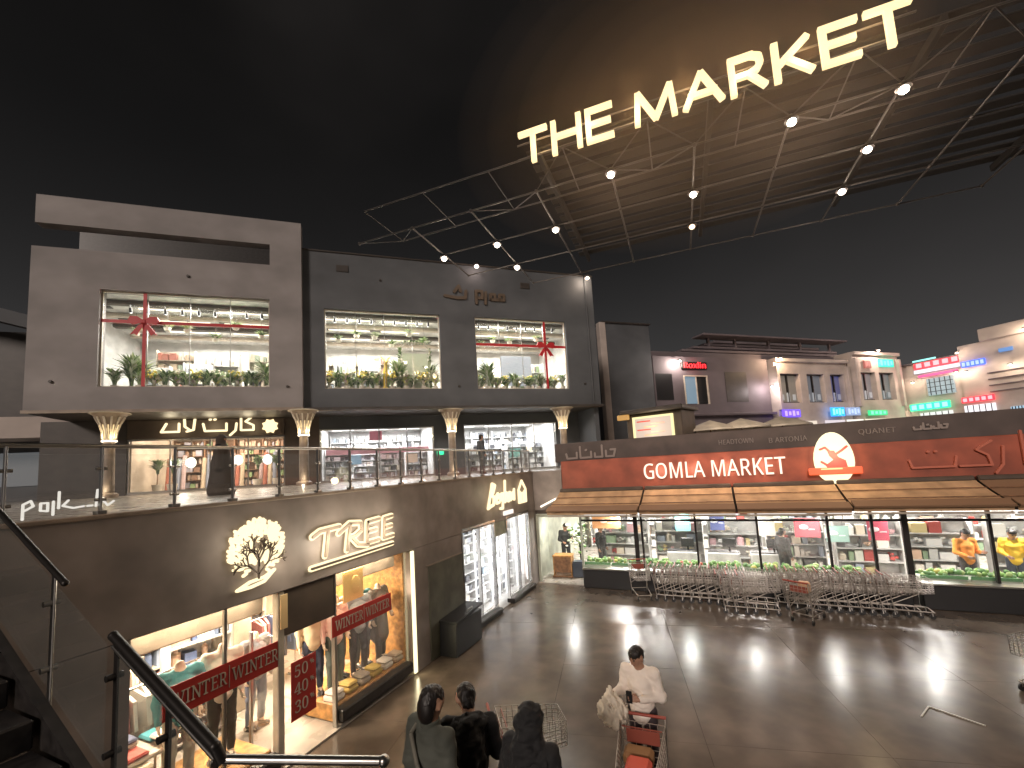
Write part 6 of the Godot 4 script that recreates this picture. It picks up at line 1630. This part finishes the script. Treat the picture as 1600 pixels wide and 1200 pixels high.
func people() -> void:
	var cloth := func(c: Color) -> StandardMaterial3D:
		var m := mat(c, 0.85)
		m.rim_enabled = true
		m.rim = 0.15
		return m
	var black: StandardMaterial3D = cloth.call(Color(0.012, 0.012, 0.013))
	var dark: StandardMaterial3D = cloth.call(Color(0.03, 0.028, 0.03))
	# three figures walking down the stairs, seen from behind
	var walk := joints({"le": Vector3(0.23, 1.14, -0.05), "re": Vector3(-0.24, 1.14, -0.02), "rk": Vector3(-0.1, 0.52, 0.08), "ra": Vector3(-0.11, 0.12, 0.06), "rt": Vector3(-0.12, 0.05, 0.22)})
	var fw := figure(walk, 0.016)
	var p := thing("person", "person in a grey-green jacket with a bag strap, seen from behind at the bottom", "person", Vector3(-2.15, 0.97, -2.91), PI - 0.25)
	p.scale = Vector3.ONE * 0.925
	dress(p, fw, M.skin, M.hair, cloth.call(Color(0.075, 0.08, 0.066)), dark, M.black)
	obj("hair_bun", mb().ball(walk.head + Vector3(0, -0.02, -0.075), Vector3(0.085, 0.12, 0.06), 12, 8), M.hair, p)
	obj("bag_strap", mb().path([Vector3(0.12, 1.47, -0.02), Vector3(0.1, 1.42, -0.13), Vector3(-0.02, 1.25, -0.172), Vector3(-0.14, 1.05, -0.165), Vector3(-0.18, 0.95, -0.1)], 0.018, 6), cloth.call(Color(0.16, 0.15, 0.12)), p)
	obj("collar", mb().lathe([Vector2(0.085, 0), Vector2(0.08, 0.05), Vector2(0.07, 0.06)], Vector3(0, 1.45, -0.01), 16), cloth.call(Color(0.07, 0.075, 0.06)), p)
	var bent := joints({"head": Vector3(0.03, 1.53, 0.2), "neck": Vector3(0.0, 1.43, 0.07), "chest": Vector3(0, 1.25, 0.0), "look": Vector3(0.45, -0.5, 1), "lw": Vector3(0.12, 1.15, 0.25), "rw": Vector3(-0.14, 1.12, 0.25), "le": Vector3(0.25, 1.12, 0.06), "re": Vector3(-0.25, 1.12, 0.06)})
	var fb := figure(bent, 0.016)
	p = thing("person", "stooping person in black with a bulky hood, looking down, middle of the three dark figures", "person", Vector3(-2.2, 0.62, -3.53), PI + 0.5)
	p.scale = Vector3.ONE * 0.97
	dress(p, fb, M.skin, M.hair, black, dark, M.black)
	obj("hood", flesh([[Vector3(0, 1.42, -0.08), Vector3(0, 1.32, -0.14), 0.12, 0.13], [Vector3(0.1, 1.4, -0.04), Vector3(-0.1, 1.4, -0.04), 0.1, 0.1], [Vector3(0, 1.2, -0.12), Vector3(0, 0.98, -0.1), 0.15, 0.12]], 0.018, 0.06, 0.03, Vector3(7, 10, 7)), black, p)
	obj("face_mask", mb().ball(bent.head + Vector3(0.045, -0.07, 0.075), Vector3(0.045, 0.04, 0.035), 10, 6), cloth.call(Color(0.4, 0.38, 0.35)), p)
	var fs := figure(joints(), 0.016)
	p = thing("person", "person all in black with a covered head, right of the three dark figures", "person", Vector3(-1.48, 0.80, -3.25), PI - 0.1)
	p.scale = Vector3.ONE * 0.915
	dress(p, fs, M.skin, null, black, black, M.black)
	obj("head_scarf", flesh([[Vector3(0, 1.66, -0.01), Vector3(0, 1.6, -0.005), 0.112, 0.115], [Vector3(0, 1.58, -0.03), Vector3(0, 1.46, -0.02), 0.1, 0.115], [Vector3(0.0, 1.44, -0.02), Vector3(0.14, 1.37, -0.03), 0.1, 0.1], [Vector3(0, 1.44, -0.02), Vector3(-0.14, 1.37, -0.03), 0.1, 0.1], [Vector3(0, 1.42, -0.06), Vector3(0, 1.2, -0.09), 0.12, 0.13]], 0.016, 0.06, 0.03, Vector3(7, 10, 7)), black, p)
	obj("robe", flesh([[Vector3(0, 1.3, -0.01), Vector3(0, 0.9, 0), 0.19, 0.24], [Vector3(0, 0.9, 0), Vector3(0, 0.2, 0), 0.24, 0.3], [Vector3(0.2, 1.3, -0.02), Vector3(0.27, 0.8, 0.02), 0.09, 0.1], [Vector3(-0.2, 1.3, -0.02), Vector3(-0.27, 0.8, 0.02), 0.09, 0.1]], 0.024, 0.08, 0.03, Vector3(14, 3, 14)), black, p)
	# the man with the cart
	var mj := joints({"look": Vector3(-0.35, -0.25, 1), "head": Vector3(-0.01, 1.61, 0.045), "le": Vector3(0.26, 1.14, -0.02), "lw": Vector3(0.05, 1.17, 0.24), "ldir": Vector3(-0.9, 0.15, 0.3), "re": Vector3(-0.25, 1.15, 0.02), "rw": Vector3(-0.27, 1.2, 0.25), "rdir": Vector3(0.0, -0.2, 1)})
	var fm := figure(mj, 0.012, true)
	p = thing("person", "man in a white long-sleeved top holding a white bag behind his shopping cart", "person", Vector3(-1.17, 0, -6.2), -0.15)
	dress(p, fm, M.skin, M.hair, cloth.call(Color(0.8, 0.72, 0.64)), cloth.call(Color(0.05, 0.035, 0.04)), M.black)
	face(p, fm)
	var bag := tag(obj("carrier_bag", flesh([[Vector3(0, 0.04, 0), Vector3(-0.01, -0.1, 0.01), 0.02, 0.07], [Vector3(-0.02, -0.1, 0), Vector3(0.03, -0.14, 0.02), 0.09, 0.1], [Vector3(-0.08, -0.24, 0), Vector3(0.08, -0.22, 0.02), 0.11, 0.12], [Vector3(-0.06, -0.34, 0), Vector3(0.07, -0.33, 0.02), 0.08, 0.09]], 0.012, 0.05, 0.05, Vector3(16, 7, 16)), mat(Color(0.8, 0.72, 0.6), 0.4)), "white carrier bag held against the side of the man with the cart", "bag")
	bag.position = Vector3(-1.17, 0, -6.2) + Basis(Vector3.UP, -0.15) * Vector3(-0.29, 1.24, 0.33)
	tag(obj("mobile_phone", mb().bevel(Vector3.ZERO, Vector3(0.075, 0.15, 0.01), 0.004), M.black), "black mobile phone in the hand of the man in the white top", "phone").position = Vector3(-1.17, 0, -6.2) + Basis(Vector3.UP, -0.15) * Vector3(-0.05, 1.22, 0.32)
	# figures farther off
	var far := figure(joints(), 0.03)
	var turn := figure(joints({"lw": Vector3(0.2, 1.15, 0.25), "le": Vector3(0.25, 1.12, 0.02), "rw": Vector3(-0.15, 1.05, 0.28), "re": Vector3(-0.26, 1.12, 0.02), "look": Vector3(0.3, -0.4, 1), "head": Vector3(0.01, 1.6, 0.05)}), 0.03)
	var rows := [
		["supermarket worker in an orange jacket bending over the produce behind the glass", Vector3(6.05, 0.03, -16.3), 0.2, turn, Color(0.7, 0.25, 0.04), Color(0.05, 0.04, 0.04)],
		["supermarket worker in a yellow jacket behind the glass at the right edge", Vector3(7.05, 0.03, -16.4), -0.3, turn, Color(0.7, 0.45, 0.03), Color(0.05, 0.06, 0.09)],
		["shopper in dark clothes behind the middle supermarket windows", Vector3(1.72, 0.03, -16.2), 2.2, far, Color(0.03, 0.028, 0.026), Color(0.03, 0.03, 0.03)],
		["shopper in black standing behind the leftmost supermarket window", Vector3(-4.2, 0.03, -16.8), 1.2, far, Color(0.015, 0.015, 0.016), Color(0.02, 0.02, 0.02)],
		["person in dark clothes just inside the supermarket entrance", Vector3(-5.75, 0.03, -17.2), 0.5, turn, Color(0.02, 0.02, 0.018), Color(0.03, 0.03, 0.03)],
		["person in dark clothes standing at the deck railing before the right white shop", Vector3(-9.3, 3.93, -17.0), 2.6, far, Color(0.05, 0.055, 0.06), Color(0.08, 0.085, 0.09)]]
	for r in rows:
		p = thing("person", r[0], "person", r[1], r[2])
		dress(p, r[3], M.skin, M.hair, cloth.call(r[4]), cloth.call(r[5]), M.black)
		if r[3] == turn: face(p, turn)
	p = thing("person", "person in a long dark robe standing on the deck before the carpet shop", "person", Vector3(-11.5, 3.93, -7.1), 2.2)
	p.scale = Vector3.ONE * 0.88
	dress(p, far, M.skin, M.hair, black, black, M.black)
	var robe: StandardMaterial3D = cloth.call(Color(0.045, 0.033, 0.025))
	obj("robe", flesh([[Vector3(0, 1.3, 0), Vector3(0, 0.9, 0), 0.2, 0.25], [Vector3(0, 0.9, 0), Vector3(0, 0.15, 0), 0.25, 0.36], [Vector3(0.2, 1.35, 0), Vector3(0.28, 0.8, 0.02), 0.1, 0.12], [Vector3(-0.2, 1.35, 0), Vector3(-0.28, 0.8, 0.02), 0.1, 0.12]], 0.03, 0.08), robe, p)
	obj("head_scarf", flesh([[Vector3(0, 1.66, -0.01), Vector3(0, 1.6, -0.02), 0.12, 0.12], [Vector3(0, 1.58, -0.03), Vector3(0, 1.4, -0.02), 0.11, 0.16], [Vector3(0.14, 1.38, 0), Vector3(-0.14, 1.38, 0), 0.11, 0.11]], 0.03, 0.06), robe, p)
	# mannequins in the clothes shop
	var doll := figure(joints({"headless": true}), 0.022)
	var pose := figure(joints({"headless": true, "le": Vector3(0.3, 1.15, 0.0), "lw": Vector3(0.2, 0.98, 0.14), "rk": Vector3(-0.12, 0.5, 0.08), "ra": Vector3(-0.13, 0.09, 0.08), "rt": Vector3(-0.15, 0.04, 0.24)}), 0.022)
	var dolls := [
		["mannequin in a cream sweater and dark jeans in the farther clothes window, nearest the doorway", Vector3(-6.95, 0.34, -5.95), Color(0.65, 0.58, 0.4), Color(0.05, 0.07, 0.12)],
		["mannequin in a pale pink sweater and grey-green trousers in the farther clothes window", Vector3(-6.75, 0.34, -6.25), Color(0.65, 0.5, 0.45), Color(0.09, 0.12, 0.11)],
		["mannequin in a sand jacket and brown trousers in the farther clothes window", Vector3(-7.0, 0.34, -6.55), Color(0.5, 0.38, 0.24), Color(0.12, 0.07, 0.04)],
		["mannequin in a grey-blue jacket and charcoal trousers in the farther clothes window", Vector3(-6.75, 0.34, -6.85), Color(0.25, 0.3, 0.32), Color(0.06, 0.06, 0.07)],
		["mannequin in a teal jacket and grey trousers in the farther clothes window", Vector3(-6.95, 0.34, -7.15), Color(0.06, 0.2, 0.22), Color(0.14, 0.14, 0.14)],
		["mannequin in a long taupe coat in the farther clothes window, nearest the light strip", Vector3(-6.75, 0.34, -7.45), Color(0.16, 0.14, 0.12), Color(0.1, 0.09, 0.08)],
		["mannequin in a pale shirt and black trousers in the nearer clothes window", Vector3(-6.75, 0.34, -4.2), Color(0.5, 0.48, 0.42), Color(0.03, 0.025, 0.02)],
		["mannequin in a teal top in the nearer clothes window, beside the stair rail", Vector3(-6.7, 0.34, -3.62), Color(0.05, 0.22, 0.25), Color(0.45, 0.43, 0.35)],
		["mannequin in a grey jacket inside the clothes shop behind the doorway", Vector3(-7.6, 0.03, -5.3), Color(0.2, 0.19, 0.2), Color(0.12, 0.14, 0.2)]]
	for i in dolls.size():
		var f: Dictionary = pose if i % 2 else doll
		p = thing("mannequin", dolls[i][0], "mannequin", dolls[i][1], PI / 2 - 0.5 + 0.25 * (i % 3), "mannequins in the clothes shop")
		dress(p, f, M.doll, null, cloth.call(dolls[i][2]), cloth.call(dolls[i][3]), M.black)
		obj("stand", mb().lathe([Vector2(0.18, 0), Vector2(0.18, 0.012), Vector2(0, 0.014)]), M.chrome, p)
		if i == 5: obj("coat_skirt", flesh([[Vector3(0, 1.0, 0), Vector3(0, 0.55, 0), 0.17, 0.2]], 0.03, 0.04), cloth.call(dolls[i][2]), p)
